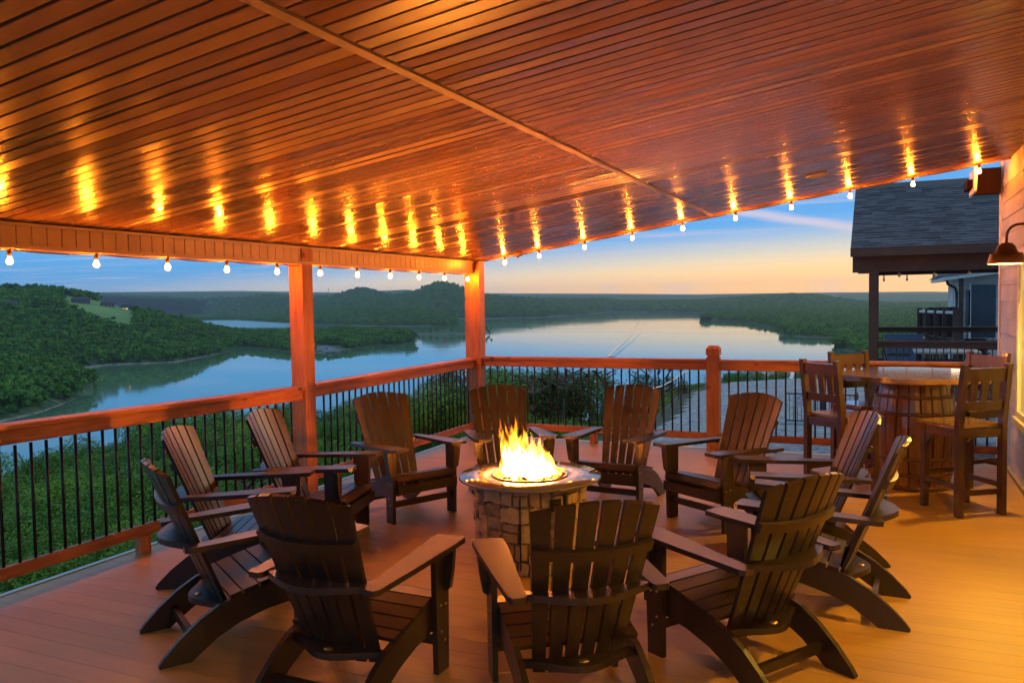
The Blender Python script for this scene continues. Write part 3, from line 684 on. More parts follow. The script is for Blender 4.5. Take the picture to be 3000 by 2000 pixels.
def at_px(x, y, dist):   # a point on the sight line at horizontal distance dist
    d = ray(x, y); return CPOS+d*dist/math.hypot(d[0], d[1])
g = np.random.default_rng(5)
gl = np.random.default_rng(12)
left = []                        # px of the crown top, distance, scale
for row, (off, step) in enumerate(((0, 62), (45, 66), (95, 72), (150, 80), (215, 90), (290, 105))):
    for x in np.arange(-30+gl.uniform(0, 40), 880-row*15, step):
        xx = x+gl.uniform(-16, 16)
        sky_line = np.interp(xx, [-30, 60, 200, 300, 400, 520, 640, 760, 900], [1345, 1340, 1325, 1298, 1262, 1218, 1195, 1185, 1190])
        if sky_line+off > np.interp(xx, [0, 400, 900], [1740, 1600, 1430]): continue
        left.append((xx, sky_line+off+gl.uniform(-14, 14), (52, 43, 36, 30, 25, 21)[row]*gl.uniform(.93, 1.07), (1.25, 1.1, 1.0, .9, .8, .7)[row]*gl.uniform(.82, 1.15)))
for k, (x, y, d, s) in enumerate(left):
    P = at_px(x, y, d); tree('broad', P[0], P[1], P[2], s, 'leafy green tree crowded into the thicket below the left railing', 'trees in the thicket below the left railing', k)
mid = [(x, np.interp(x, [930, 1100, 1290], [1168, 1165, 1130])+off+gl.uniform(-12, 12), d*gl.uniform(.95, 1.06), s_*gl.uniform(.85, 1.12)) for off, d, s_, x0 in ((0, 46, 1.15, 930), (50, 36, .95, 960), (110, 28, .85, 925)) for x in np.arange(x0, 1290, 68)]
for k, (x, y, d, s) in enumerate(mid):
    P = at_px(x, y, d); tree('broad', P[0], P[1], P[2], s, 'leafy green tree in the thicket between middle post and corner post', 'trees in the thicket between the posts', k+1)
back = [('broad', 1240, 1110, 24, .8), ('cedar', 1300, 1080, 25, 1.1), ('cedar', 1340, 1072, 27, 1.1), ('broad', 1395, 1105, 24, .75),
        ('broad', 1440, 1072, 25, .85), ('broad', 1485, 1085, 27, .85), ('cedar', 1520, 1088, 25, 1.), ('broad', 1570, 1068, 26, .85), ('cedar', 1615, 1085, 24, 1.), ('broad', 1650, 1078, 27, .8), ('cedar', 1690, 1088, 25, 1.0),
        ('sparse', 1735, 1074, 26, .9), ('sparse', 1765, 1110, 24, .8), ('broad', 1560, 1190, 22, .7), ('broad', 1660, 1210, 23, .6)]
for k, (kd, x, y, d, s) in enumerate(back):
    P = at_px(x, y, d); tree(kd, P[0], P[1], P[2], s, f'dark tree seen past the corner post, {ORD[k]} of the row counted from the left', 'dark trees beyond the corner post', k)
rb = [('cedar', 1860, 1108, 46, .7), ('cedar', 1890, 1096, 47, .85), ('cedar', 1925, 1103, 47, .7), ('cedar', 1962, 1100, 48, .85), ('cedar', 2000, 1112, 48, .6), ('sparse', 2085, 1092, 60, .6), ('broad', 2130, 1085, 63, .55), ('broad', 2180, 1078, 63, .6), ('broad', 2240, 1080, 64, .6), ('broad', 2295, 1078, 63, .6), ('broad', 2345, 1086, 64, .6)]
for k, (kd, x, y, d, s) in enumerate(rb):
    P = at_px(x, y, d); tree(kd, P[0], P[1], P[2], s, f'small tree beyond the gravel yard, {ORD[k]} placed along its far edge', 'trees along the far edge of the gravel yard', k)
# grass along the fence
def grass():
    g = np.random.default_rng(77); n = 16000
    y = g.uniform(13, 46, n); xb = np.interp(y, [-40, 0, 12, 24, 37, 60], [-1.0, -.6, -1.2, -2.6, -4.8, -3.4]); x = xb-np.abs(g.normal(0, 1.8, n))-.9
    keep = fbm(x/2, y/2, 3) > .42; x, y = x[keep], y[keep]; n = len(x); z = ground_h(x, y)
    h = g.uniform(.1, .34, n); a = g.uniform(0, 6.28, n); w = .025; lx, ly = g.normal(0, .1, n), g.normal(0, .1, n)
    V = np.stack([np.c_[x-w*np.cos(a), y-w*np.sin(a), z-.05], np.c_[x+w*np.cos(a), y+w*np.sin(a), z-.05], np.c_[x+lx, y+ly, z+h]], 1).reshape(-1, 3)
    o = ob('grass', mesh_from('grass', V, [(3*i, 3*i+1, 3*i+2) for i in range(n)], LEAF)); tag(o, 'rough green grass along the wire fence', 'grass', kind='stuff')
grass()
# wire fence along the edge of the gravel
def wire_fence():
    e = empty('wire_fence', (-3.2, 24, float(ground_h(-3.2, 24))))
    pts = [(-2.2, 17.), (-2.9, 22.), (-3.7, 27.), (-4.5, 32.), (-5.3, 37.), (-4.6, 43.)]
    top = []
    for x, y in pts:
        z = float(ground_h(x, y)); o = ob('post', tube_me('post', [(0, 0, -.2), (0, 0, 1.25)], .035, BLACK, 6), e, (x-e.location.x, y-e.location.y, z-e.location.z)); top.append(Vector((x, y, z+1.22))-e.location)
    ob('top_rail', tube_me('top_rail', top, .03, METAL_EDGE, 6), e)
    for k in range(5): ob('wire', tube_me('wire', [t-Vector((0, 0, .2+.2*k)) for t in top], .006, BLACK, 4), e)
    tag(e, 'wire fence with a pale top rail running down the slope', 'fence')
wire_fence()

# ------------------------------------------------------------------ deck floor
DX0, DX1, DY0, DY1 = -.08, 6.12, -10.4, .08
base = box('deck_floor', (DX0+.02, DY0, -.28), (DX1, DY1-.03, -.026), DARKW, None, 0); tag(base, 'ribbed composite floor of the covered deck', kind='structure')
bo = Vector(base.location)
BW = .1416; nb = int((DY1-DY0)/BW)
bme = box_me('floor_board', (-(DX1-DX0)/2, -BW/2+.0009, -.0125), ((DX1-DX0)/2, BW/2-.0009, .0125), DECK, .0012)
for i in range(nb):
    ob('floor_board', bme, base, Vector(((DX0+DX1)/2, DY1-BW*(i+.5), -.0125))-bo)
ob('edge_trim', box_me('edge_trim', (-.03, (DY0-DY1)/2, -.02), (.012, 0, .006), METAL_EDGE, .002), base, Vector((DX0, DY1+.03, 0))-bo, scale=(1, 2, 1))
ob('edge_trim', box_me('edge_trim', (-.0, -.01, -.03), (6.2, .03, .006), TRIM, .002), base, Vector((DX0, DY1+.002, 0))-bo)
for x, y in ((.05, -.05), (.05, -3.57), (3.15, -.05), (5.9, -.05), (.05, -7.2)):
    z = float(ground_h(x, y)); ob('support_pier', box_me('support_pier', (-.08, -.08, z-.4), (.08, .08, -.29), CEDAR_Z, .004), base, Vector((x, y, 0))-bo)

# ------------------------------------------------------------------ porch roof
ZT, SL = 2.3358, .1394
def ceil_z(x): return ZT+SL*x
roof = empty('porch_roof', (3.1, -5., ceil_z(3.1))); tag(roof, 'sloping tan ceiling of glossy narrow planks over the deck', 'ceiling')
ro = Vector(roof.location); ang = math.atan(SL)
RX1 = 6.2; XT = 3.12; YE = .12; PW = .1
def plank_me(L):
    pr = [(-.0435, .014), (-.0445, .010), (-.0445, .003), (-.0425, .0002), (-.02, 0), (.02, 0), (.0405, .0002), (.0425, .003), (.0425, .010), (.0415, .014)]
    vs = [(x, y, z) for x in (-L/2, L/2) for y, z in pr]; n = len(pr)
    fs = [(i, (i+1) % n, n+(i+1) % n, n+i) for i in range(n)]+[tuple(range(n))[::-1], tuple(range(n, 2*n))]
    return mesh_from('ceiling_plank', vs, fs, CEIL)
cs = math.cos(ang)
for (xa, xb) in ((.052, XT-.012), (XT+.012, RX1)):
    me = plank_me((xb-xa)/cs); xm = (xa+xb)/2
    for i in range(106):
        y = YE-.01-PW*(i+.5)
        ob('ceiling_plank', me, roof, Vector((xm, y, ceil_z(xm)))-ro, (random.gauss(0, .016), -ang, 0))
# joint channel between the two runs
ob('joint_channel', box_me('joint_channel', (-.022, -5.36, -.012), (.022, 5.36, .010), SOFF, .004), roof, Vector((XT, YE-5.38, ceil_z(XT)))-ro, (0, -ang, 0))
rd = [(-.35, YE+.02, ceil_z(-.35)+.02), (RX1+.3, YE+.02, ceil_z(RX1+.3)+.02), (RX1+.3, -10.6, ceil_z(RX1+.3)+.02), (-.35, -10.6, ceil_z(-.35)+.02)]
rv = [Vector(v)-ro for v in rd]+[Vector(v)-ro+Vector((0, 0, .18)) for v in rd]
ob('roof_deck', mesh_from('roof_deck', rv, [(0, 3, 2, 1), (4, 5, 6, 7), (0, 1, 5, 4), (1, 2, 6, 5), (2, 3, 7, 6), (3, 0, 4, 7)], DARKW), roof)
ob('eave_trim', box_me('eave_trim', (-3.25, -.012, -.014), (3.25, .012, .02), SOFF, .003), roof, Vector((3.1, YE+.006, ceil_z(3.1)))-ro, (0, -ang, 0))
# left beam clad in upright panels
beam = empty('eave_beam', (-.05, -5., 2.18)); tag(beam, 'low beam along the left edge clad in upright tan panels', 'beam')
bb = Vector(beam.location)
box_ = lambda n, lo, hi, m, p, b=.003: ob(n, box_me(n, [-(q-w)/2 for q, w in zip(hi, lo)], [(q-w)/2 for q, w in zip(hi, lo)], m, b), p, Vector([(q+w)/2 for q, w in zip(hi, lo)])-Vector(p.location))
box_('beam_core', (-.15, -10.4, 2.20), (.036, .06, 2.335), DARKW, beam, 0)
box_('bottom_trim', (-.16, -10.4, 2.172), (.062, .06, 2.198), SOFF, beam)
box_('top_trim', (.037, -10.4, 2.318), (.060, .06, 2.336), SOFF, beam, .002)
pme = box_me('beam_panel', (-.006, -.0485, -.059), (.006, .0485, .059), SOFF, .003)
for i in range(74):
    ob('beam_panel', pme, beam, Vector((.043, -.02-.1045*(i+.5), 2.258))-bb)
# ceiling speaker
sp_ = lathe_me('ceiling_speaker', [(.10, .012), (.102, 0), (.094, -.01), (.085, -.006), (.02, -.007)], plain('speaker_white', (.55, .42, .28), .6, 0, .05, 50), 28)
tag(ob('ceiling_speaker', sp_, None, (4.39, -1.45, ceil_z(4.39)-.004), (0, -ang, 0)), 'round flat speaker set in the plank ceiling', 'speaker')

# ------------------------------------------------------------------ posts and railings
def post(name, lo, hi, label, cap=None):
    e = empty(name, ((lo[0]+hi[0])/2, (lo[1]+hi[1])/2, lo[2])); box_('shaft', lo, hi, CEDAR_Z, e, .006)
    tag(e, label, 'post'); return e
post('porch_post', (-.095, -3.645, .0), (.06, -3.495, ceil_z(-.02)-.004), 'reddish cedar post standing midway along the left railing')
cp = post('porch_post', (-.02, -.10, .0), (.13, .05, ceil_z(.05)-.008), 'reddish cedar post at the far corner of the deck')
box_('side_board', (-.095, -.085, 0), (-.023, -.045, 2.17), CEDAR_Z, cp)
nw = post('newel_post', (3.075, -.07, 0), (3.225, .07, 1.10), 'cedar newel post with a notched top in the back railing')
n0 = Vector(nw.location)
ob('neck', box_me('neck', (-.062, -.057, 0), (.062, .057, .03), CEDAR_Z, .004), nw, Vector((3.15, 0, 1.098))-n0)
cap = [(-.077, -.072, 0), (.077, -.072, 0), (.077, .072, 0), (-.077, .072, 0), (-.077, -.072, .075), (.077, -.072, .075), (.077, .072, .075), (-.077, .072, .075), (-.05, -.045, .11), (.05, -.045, .11), (.05, .045, .11), (-.05, .045, .11)]
ob('cap', mesh_from('cap', cap, [(3, 2, 1, 0), (0, 1, 5, 4), (1, 2, 6, 5), (2, 3, 7, 6), (3, 0, 4, 7), (4, 5, 9, 8), (5, 6, 10, 9), (6, 7, 11, 10), (7, 4, 8, 11), (8, 9, 10, 11)], CEDAR_Z), nw, Vector((3.15, 0, 1.128))-n0)
BALM = lathe_me('baluster', [(.0105, 0), (.0105, .76)], BLACK, 8)
def rail_seg(label, a, b, za, zb, bal, blocks):
    a, b = Vector(a), Vector(b); d = (b-a); L = d.length; u = d.normalized()
    alongy = abs(u.y) > .5; cm = CEDAR_Y if alongy else CEDAR_X
    e = empty('deck_railing', ((a.x+b.x)/2, (a.y+b.y)/2, 0)); o = Vector(e.location)
    n = Vector((1, 0, 0)) if alongy else Vector((0, -1, 0))      # inward
    def bar(name, w0, w1, z0, z1, mat, i0=0., i1=0., bev=.005):
        A, B = a+u*i0, b-u*i1; V = []
        for Q, zz in ((A, za), (B, zb)):
            for w in (w0, w1):
                for z in (z0, z1): V.append(Q+n*w+Vector((0, 0, z+zz))-o)
        bm = bmesh.new(); v = [bm.verts.new(q) for q in V]
        for f in ((0, 1, 3, 2), (4, 6, 7, 5), (0, 4, 5, 1), (2, 3, 7, 6), (0, 2, 6, 4), (1, 5, 7, 3)): bm.faces.new([v[i] for i in f])
        c = sum(V, Vector())/8; bmesh.ops.translate(bm, verts=bm.verts, vec=-c)
        return ob(name, bm_done(bm, name, mat, bev), e, c)
    bar('cap_rail', -.07, .075, -.036, 0, cm)
    bar('upper_rail', -.005, .036, -.128, -.038, cm, .004, .004)
    za, zb, zl = za, zb, None
    za0, zb0 = za, zb
    za = zb = 0
    bar('lower_rail', -.005, .036, .128, .208, cm, .004, .004)
    for s in bal:
        q = a+u*s; ob('baluster', BALM, e, (q+n*.016+Vector((0, 0, .19)))-o)
    for s in blocks:
        q = a+u*s; ob('support_block', box_me('support_block', (-.045, -.03, 0), (.045, .03, .127), CEDAR_Z, .004), e, (q+n*.016)-o, (0, 0, math.pi/2 if alongy else 0))
    tag(e, label, 'railing', 'railings around the deck'); return e
d_ = .1056
rail_seg('cedar railing with black balusters running from the left edge to the middle post', (0, -9.0, 0), (0, -3.648, 0), 1.134, 1.040,
         [9.0-6.4416+d_*i for i in range(-20, 26)], [9.0-5.50, 9.0-7.6])
rail_seg('cedar railing with black balusters between the middle post and the corner post', (0, -3.492, 0), (0, -.105, 0), 1.046, 1.062,
         [3.492-3.3148+d_*i for i in range(0, 30)], [1.7])
rail_seg('cedar back railing between the corner post and the newel post', (.134, 0, 0), (3.072, 0, 0), 1.076, 1.078,
         [.2302-.134+d_*i for i in range(27)], [1.66-.134])
rail_seg('cedar back railing from the newel post to the house wall', (3.228, 0, 0), (6.12, 0, 0), 1.073, 1.081,
         [3.3303-3.228+d_*i for i in range(27)], [1.5])

# ------------------------------------------------------------------ house wall on the right
house = empty('house', (6.16, -5, -.8)); tag(house, 'house wall of pale lap siding at the right of the deck', 'house')
box_('wall_core', (6.175, -10.4, -1.2), (9.5, .74, 3.7), SIDING, house, 0)
lapL = 11.12
lp = [(.0, 0), (-.016, 0), (-.006, .178), (.0, .178)]
lme = mesh_from('siding_board', [(x, y, z) for y in (-lapL/2, lapL/2) for x, z in lp], [(0, 1, 5, 4), (1, 2, 6, 5), (2, 3, 7, 6), (3, 0, 4, 7), (3, 2, 1, 0), (4, 5, 6, 7)], SIDING)
for i in range(23):
    z = -.92+.1755*i
    ob('siding_board', lme, house, Vector((6.172, .70-lapL/2, z+.006))-Vector(house.location))
box_('corner_trim', (6.142, .66, -1.1), (6.20, .762, 3.24), TRIM, house, .004)
box_('base_trim', (6.128, -10.3, .002), (6.154, .08, .03), plain('wall_base', (.30, .22, .14), .5), house, .003)
wy0, wy1, wz0, wz1 = -2.35, -.95, .70, 2.10
win = box_('window', (6.135, wy0-.10, wz0-.10), (6.150, wy1+.10, wz1+.10), TRIM, house, .002)
wl = Vector(house.location)+Vector(win.location)
def sub(n, lo, hi, m, b=.002): return ob(n, box_me(n, [-(q-w)/2 for q, w in zip(hi, lo)], [(q-w)/2 for q, w in zip(hi, lo)], m, b), win, Vector([(q+w)/2 for q, w in zip(hi, lo)])-wl)
for lo, hi in (((wy0-.10, wz0-.10), (wy0, wz1+.10)), ((wy1, wz0-.10), (wy1+.10, wz1+.10)), ((wy0, wz1), (wy1, wz1+.10)), ((wy0, wz0-.10), (wy1, wz0))):
    sub('casing', (6.112, lo[0], lo[1]), (6.1345, hi[0], hi[1]), TRIM)
sub('sill', (6.085, wy0-.12, wz0-.125), (6.111, wy1+.12, wz0-.06), TRIM)
sub('pane', (6.128, wy0+.002, wz0+.002), (6.1335, wy1-.002, wz1-.002), plain('lit_pane', (.3, .25, .12), .08, 0, .1, 3, 0, (1, .66, .16), .45), 0)
BROWNS = plain('brown_soffit', (.022, .010, .006), .95, 0, .1, 10)
box_('eave_return', (5.87, .60, 2.89), (6.14, .74, 3.17), BROWNS, house, .003)
box_('eave_edge', (5.845, .14, 2.875), (5.868, .75, 3.13), TRIM, house, .003)
BROWNS.node_tree.nodes['Principled BSDF'].inputs['Specular IOR Level'].default_value = .1
box_('gutter_end', (5.79, .30, 2.93), (5.843, .72, 3.02), BROWNS, house, .006)

# gooseneck wall lamps
BULB_W = emis('sconce_bulb', (1, .52, .05), 6200.)
SHADE = plain('bronze_shade', (.16, .085, .04), .42, .5, .1, 20); SHIN = plain('shade_inside', (.75, .68, .55), .5, 0, .03, 10)
def sconce(y, label, z=2.03):
    e = empty('wall_lamp', (5.86, y, z))
    ob('shade', lathe_me('shade', [(.135, 0), (.137, .004), (.112, .085), (.082, .092), (.060, .145), (.038, .165), (.012, .17)], SHADE, 28, True, False), e)
    ob('shade_lining', lathe_me('shade_lining', [(.131, .003), (.107, .083), (.078, .088), (.056, .14), (.01, .15)], SHIN, 28, True, False), e)
    ob('bulb', lathe_me('bulb', [(.002, .02), (.022, .028), (.03, .05), (.022, .075), (.012, .10), (.002, .105)], BULB_W, 12), e)
    arc = [(0, 0, .165)]+[(.09-.09*math.cos(t), 0, .22+.09*math.sin(t)) for t in np.linspace(0, math.pi*.5, 7)]+[(.26, 0, .31)]
    ob('arm', tube_me('arm', arc, .011, SHADE, 8), e)
    ob('wall_plate', lathe_me('wall_plate', [(.055, 0), (.055, .018), (.03, .028)], SHADE, 20), e, (.284, 0, .31), (0, R(-90), 0))
    tag(e, label, 'lamp', 'gooseneck lamps on the house wall'); return e
sconce(-2.22, 'bronze gooseneck lamp on the pale siding, in view at the right edge')
sconce(-5.6, 'bronze gooseneck lamp on the house wall, second from the back railing')
sconce(-8.6, 'bronze gooseneck lamp on the house wall, nearest the viewer')

# ------------------------------------------------------------------ string lights
BULB = emis('globe_bulb', (1, .225, .010), 1250.)
GLOBE = lathe_me('glass', [(.002, -.0545), (.010, -.051), (.0165, -.045), (.0195, -.035), (.0165, -.025), (.010, -.016), (.011, 0)], BULB, 14)
SOCK = lathe_me('socket', [(.013, -.006), (.014, .02), (.012, .036), (.006, .045)], plain('socket_brown', (.09, .04, .015), .5), 10)
def bulb(loc, label, group):
    e = empty('globe_bulb', loc); ob('glass', GLOBE, e, (0, 0, 0)); ob('socket', SOCK, e)
    tag(e, label, 'light bulb', group)
lb = []
for i in range(11):
    y = -.24-.619*i; lb.append((.03, y, 2.125)); bulb((.03, y, 2.128), f'lit globe bulb under the left beam, {ORD[i]} one from the corner post', 'bulbs along the left beam')
lb = lb[::-1]
rbul = []
for i in range(10):
    x = .42+.6067*i if i < 1 else .91+.6213*(i-1); z = ceil_z(x)-.052; rbul.append((x, .085, z+.03)); bulb((x, .085, z), f'lit globe bulb along the back eave, {ORD[i]} one from the corner post', 'bulbs along the back eave')
WIRE = plain('dark_cord', (.03, .018, .01), .6)
pts = []
for a, b in zip(lb[:-1], lb[1:]):
    for t in (0, .33, .67): pts.append((a[0], a[1]*(1-t)+b[1]*t, 2.165-.012*math.sin(math.pi*t)))
pts.append((lb[-1][0], lb[-1][1], 2.165))
tag(ob('light_cord', tube_me('light_cord', pts, .004, WIRE, 5)), 'thin dark cord carrying the bulbs under the left beam', 'cord')
pts = []
for a, b in zip(rbul[:-1], rbul[1:]):
    for t in (0, .33, .67): pts.append((a[0]*(1-t)+b[0]*t, .085, ceil_z(a[0]*(1-t)+b[0]*t)-.012-.014*math.sin(math.pi*t)))
pts.append((rbul[-1][0], .085, ceil_z(rbul[-1][0])-.012))
tag(ob('light_cord', tube_me('light_cord', pts, .004, WIRE, 5)), 'thin dark cord carrying the bulbs along the back eave', 'cord')
cn = empty('cord_plug', (.63, .085, ceil_z(.63)-.03)); ob('plug', lathe_me('plug', [(.006, -.045), (.016, -.035), (.014, .02), (.02, .03), (.008, .05)], WIRE, 8), cn, (0, 0, 0), (0, R(65), 0)); ob('clip', box_me('clip', (-.012, -.008, .0), (.012, .008, .024), WIRE, .003), cn)
tag(cn, 'small dark plug hanging between the first two back eave bulbs', 'plug')

# ------------------------------------------------------------------ fire pit
PX, PY = 2.735, -4.62
pit = empty('fire_pit_table', (PX, PY, 0)); tag(pit, 'round stone fire pit table burning in the middle of the chairs', 'fire pit')
HB, RB, RT, HT = .574, .385, .492, .60
ob('base', lathe_me('base', [(RB-.016, 0), (RB-.016, HB)], MORTAR, 48, False), pit)
ob('table_top', lathe_me('table_top', [(.250, HB+.002), (RT-.012, HB+.002), (RT, HB+.008), (RT, HT-.006), (RT-.006, HT), (.26, HT), (.25, HT-.004), (.25, HB+.002)], GRANITE, 96, True, False), pit)
ob('burner_ring', lathe_me('burner_ring', [(.249, HT-.06), (.249, HT+.006), (.261, HT+.008), (.263, HT+.002)], plain('steel_ring', (.35, .28, .2), .3, .9, .05), 48, True, False), pit)
ob('burner_pan', lathe_me('burner_pan', [(.248, HT-.075), (.248, HT-.06), (.0, HT-.055)], BLACK, 40), pit)
# stones laid in uneven courses, split by the door seams
va = math.atan2(CY-PY, CX-PX)                    # direction of the camera, only used to place the door
seams = [va-.33-math.pi, va-.10]
def stone_me(a0, a1, z0, z1, r1, jit):
    n = max(2, int((a1-a0)/.09)+1); bm = bmesh.new(); g_ = random
    grid = []
    for rr, sh in ((RB-.032, 0), (r1, .006)):
        lay = []
        for i in range(n+1):
            a = a0+(a1-a0)*i/n
            row = []
            for j, z in enumerate((z0, z1)):
                e_ = sh/ RB if i == 0 else (-sh/RB if i == n else 0)
                aj = g_.uniform(-.022, .022) if sh and i in (0, n) else 0
                row.append(bm.verts.new((rr*math.cos(a+e_+aj), rr*math.sin(a+e_+aj), z+(sh if j == 0 else -sh)+(g_.uniform(-jit, jit) if sh else 0))))
            lay.append(row)
        grid.append(lay)
    A, B = grid
    for i in range(n):
        bm.faces.new((B[i][0], B[i+1][0], B[i+1][1], B[i][1]))
        bm.faces.new((A[i][1], A[i+1][1], B[i+1][1], B[i][1])[::-1]); bm.faces.new((A[i][0], A[i+1][0], B[i+1][0], B[i][0]))
    bm.faces.new((A[0][0], B[0][0], B[0][1], A[0][1])); bm.faces.new((A[n][0], A[n][1], B[n][1], B[n][0]))
    return bm_done(bm, 'stone', STONE, .004)
DOORA, DOORB = va-.16, va+.72
def split(a0, a1, z0, z1, out):
    w, h = (a1-a0)*RB, z1-z0
    if w < .085 or h < .05 or (w < random.uniform(.13, .26) and h < random.uniform(.06, .13)):
        out.append((a0, a1, z0, z1)); return
    t = random.uniform(.32, .68)
    if w > h*1.25:
        m = a0+(a1-a0)*t; split(a0, m, z0, z1, out); split(m, a1, z0, z1, out)
    else:
        m = z0+(z1-z0)*t; split(a0, a1, z0, m, out); split(a0, a1, m, z1, out)
cells = []
for q in range(7): split(q*2*math.pi/7+.1, (q+1)*2*math.pi/7+.1, .006, HB-.004, cells)
for a0, a1, z0, z1 in cells:
    ob('stone', stone_me(a0+.004, a1-.004, z0+.001, z1-.002, RB+random.uniform(-.012, .012), .008), pit)
for aa in (va-.17, va+.62):
    ob('door_seam', box_me('door_seam', (-.01, -.004, 0), (.016, .004, HB-.10), BLACK, 0), pit, (math.cos(aa)*RB, math.sin(aa)*RB, .05), (0, 0, aa))
aa = va+.42
hp = ob('door_pull', box_me('door_pull', (-.004, -.04, -.04), (.006, .04, .04), BLACK, .003), pit, (math.cos(aa)*(RB+.012), math.sin(aa)*(RB+.012), .47), (0, 0, aa))
ring = [(.012, .03*math.cos(t), .03*math.sin(t)-.012) for t in np.linspace(0, 2*math.pi, 17)]
ob('ring', tube_me('ring', ring, .005, BLACK, 6), hp)
# rocks in the burner
def rocks():
    bm = bmesh.new(); g = random.Random(3)
    for k in range(300):
        a = g.uniform(0, 6.283); r = .235*math.sqrt(g.random()); s = g.uniform(.011, .022)
        m = Matrix.Translation((r*math.cos(a), r*math.sin(a), HT-.03+g.uniform(0, .03)))@Matrix.Rotation(g.uniform(0, 6), 4, Vector((g.random(), g.random(), g.random()+.1)).normalized())@Matrix.Diagonal((s, s*g.uniform(.6, 1), s*g.uniform(.5, .9), 1))
        bmesh.ops.create_icosphere(bm, subdivisions=1, radius=1, matrix=m)
    o = ob('burner_rocks', bm_done(bm, 'burner_rocks', LAVA), pit); tag(o, 'bed of small rocks glowing around the flame', kind='stuff')
rocks()
# flame: white-hot core surfaces inside soft glowing gas
def flame_tongue(V, F, x, y, h, r, lean, seed, seg=12, rows=14):
    g = random.Random(seed); o0 = len(V); ph = g.uniform(0, 6)
    for i in range(rows):
        t = i/(rows-1)
        rr = r*(math.sin(math.pi*min(1, t*.62+.30))**.9)*(1-t**2.6)*(.55+.45*min(1, t*6))+.0006
        cx = x+lean[0]*h*t*t+math.sin(ph+t*6)*.026*t; cy = y+lean[1]*h*t*t+math.cos(ph*1.3+t*5)*.024*t
        for k in range(seg):
            q = 2*math.pi*k/seg; w = 1+.22*math.sin(3*q+ph+t*4)+.12*math.sin(2*q-ph+t*7)
            V.append((cx+math.cos(q)*rr*w, cy+math.sin(q)*rr*w*.9, h*t))
    for i in range(rows-1):
        for k in range(seg): F.append((o0+i*seg+k, o0+i*seg+(k+1) % seg, o0+(i+1)*seg+(k+1) % seg, o0+(i+1)*seg+k))
    F.append(tuple(o0+k for k in range(seg))[::-1]); F.append(tuple(o0+(rows-1)*seg+k for k in range(seg)))
fire = empty('fire', (PX-.012, PY+.01, HT-.02)); tag(fire, 'tall yellow flame blazing in the centre of the round pit', 'flame')
rgt = Vector((AR[0], AR[1], 0)).normalized(); fw = Vector((-rgt.y, rgt.x, 0))
def fpos(u, w): return rgt*u+fw*w
tongues = [(-.15, .0, .34, .045), (-.115, .02, .27, .055), (-.07, -.03, .36, .06), (-.02, .03, .29, .075), (.03, -.02, .27, .075), (.07, .02, .22, .07), (.115, -.01, .24, .055), (.15, .02, .17, .05), (-.05, .06, .30, .06), (.02, .08, .25, .06), (.09, .07, .20, .05), (-.10, -.05, .20, .05), (0, -.08, .2, .06), (.06, -.07, .18, .055), (.13, .05, .27, .03), (-.145, -.02, .41, .026), (-.075, .01, .43, .028), (-.03, 0, .38, .026), (.12, .01, .31, .024), (-.165, .01, .30, .03), (-.11, .03, .38, .022), (.0, .02, .34, .024), (.05, .03, .31, .022), (.155, 0, .24, .024), (.09, -.03, .28, .02)]
fm, nt = new_mat('flame_core')
tcn = nd(nt, 'ShaderNodeTexCoord'); spn = nd(nt, 'ShaderNodeSeparateXYZ'); nt.links.new(tcn.outputs['Object'], spn.inputs[0])
hr = nd(nt, 'ShaderNodeMapRange'); hr.inputs[2].default_value = .36; nt.links.new(spn.outputs[2], hr.inputs[0])
rc = ramp(nt, hr.outputs[0], [(0, (1, .30, .035)), (.6, (1, .27, .02)), (1, (1, .22, .008))]); rs = ramp(nt, hr.outputs[0], [(0, (1, 1, 1)), (.55, (.5, .5, .5)), (1, (.08, .08, .08))])
em = nd(nt, 'ShaderNodeEmission'); nt.links.new(rc.outputs[0], em.inputs[0]); nt.links.new(mathn(nt, 'MULTIPLY', rs.outputs[0], 880.), em.inputs[1])
on_ = nd(nt, 'ShaderNodeOutputMaterial'); nt.links.new(em.outputs[0], on_.inputs[0])
V, F = [], []
for k, (u, w, h, r) in enumerate(tongues):
    p = fpos(u*.92, w); lean = fpos(-.10 if u < -.05 else (-.05 if u < .1 else -.2), 0); flame_tongue(V, F, p.x, p.y, h*.52, r*1.0, (lean.x, lean.y), k)
ob('flame_core', mesh_from('flame_core', V, F, fm, True), fire)
gm, nt = new_mat('flame_gas')
tcn = nd(nt, 'ShaderNodeTexCoord'); spn = nd(nt, 'ShaderNodeSeparateXYZ'); nt.links.new(tcn.outputs['Object'], spn.inputs[0])
hr = nd(nt, 'ShaderNodeMapRange'); hr.inputs[2].default_value = .44; nt.links.new(spn.outputs[2], hr.inputs[0])
rc = ramp(nt, hr.outputs[0], [(0, (1, .40, .04)), (.6, (1, .30, .015)), (1, (1, .20, .004))]); rs = ramp(nt, hr.outputs[0], [(0, (1, 1, 1)), (.6, (.7, .7, .7)), (1, (.35, .35, .35))])
mpf = nd(nt, 'ShaderNodeMapping'); mpf.inputs['Scale'].default_value = (22, 22, 7); nt.links.new(tcn.outputs['Object'], mpf.inputs[0])
nf = nd(nt, 'ShaderNodeTexNoise', in_Scale=1., in_Detail=3., in_Distortion=1.2); nt.links.new(mpf.outputs[0], nf.inputs[0])
nr_ = ramp(nt, nf.outputs[0], [(.40, (.04, .04, .04)), (.62, (1, 1, 1))])
em = nd(nt, 'ShaderNodeEmission'); nt.links.new(rc.outputs[0], em.inputs[0]); nt.links.new(mathn(nt, 'MULTIPLY', mathn(nt, 'MULTIPLY', rs.outputs[0], nr_.outputs[0]), 330.), em.inputs[1])
on_ = nd(nt, 'ShaderNodeOutputMaterial'); nt.links.new(em.outputs[0], on_.inputs['Volume'])
V, F = [], []
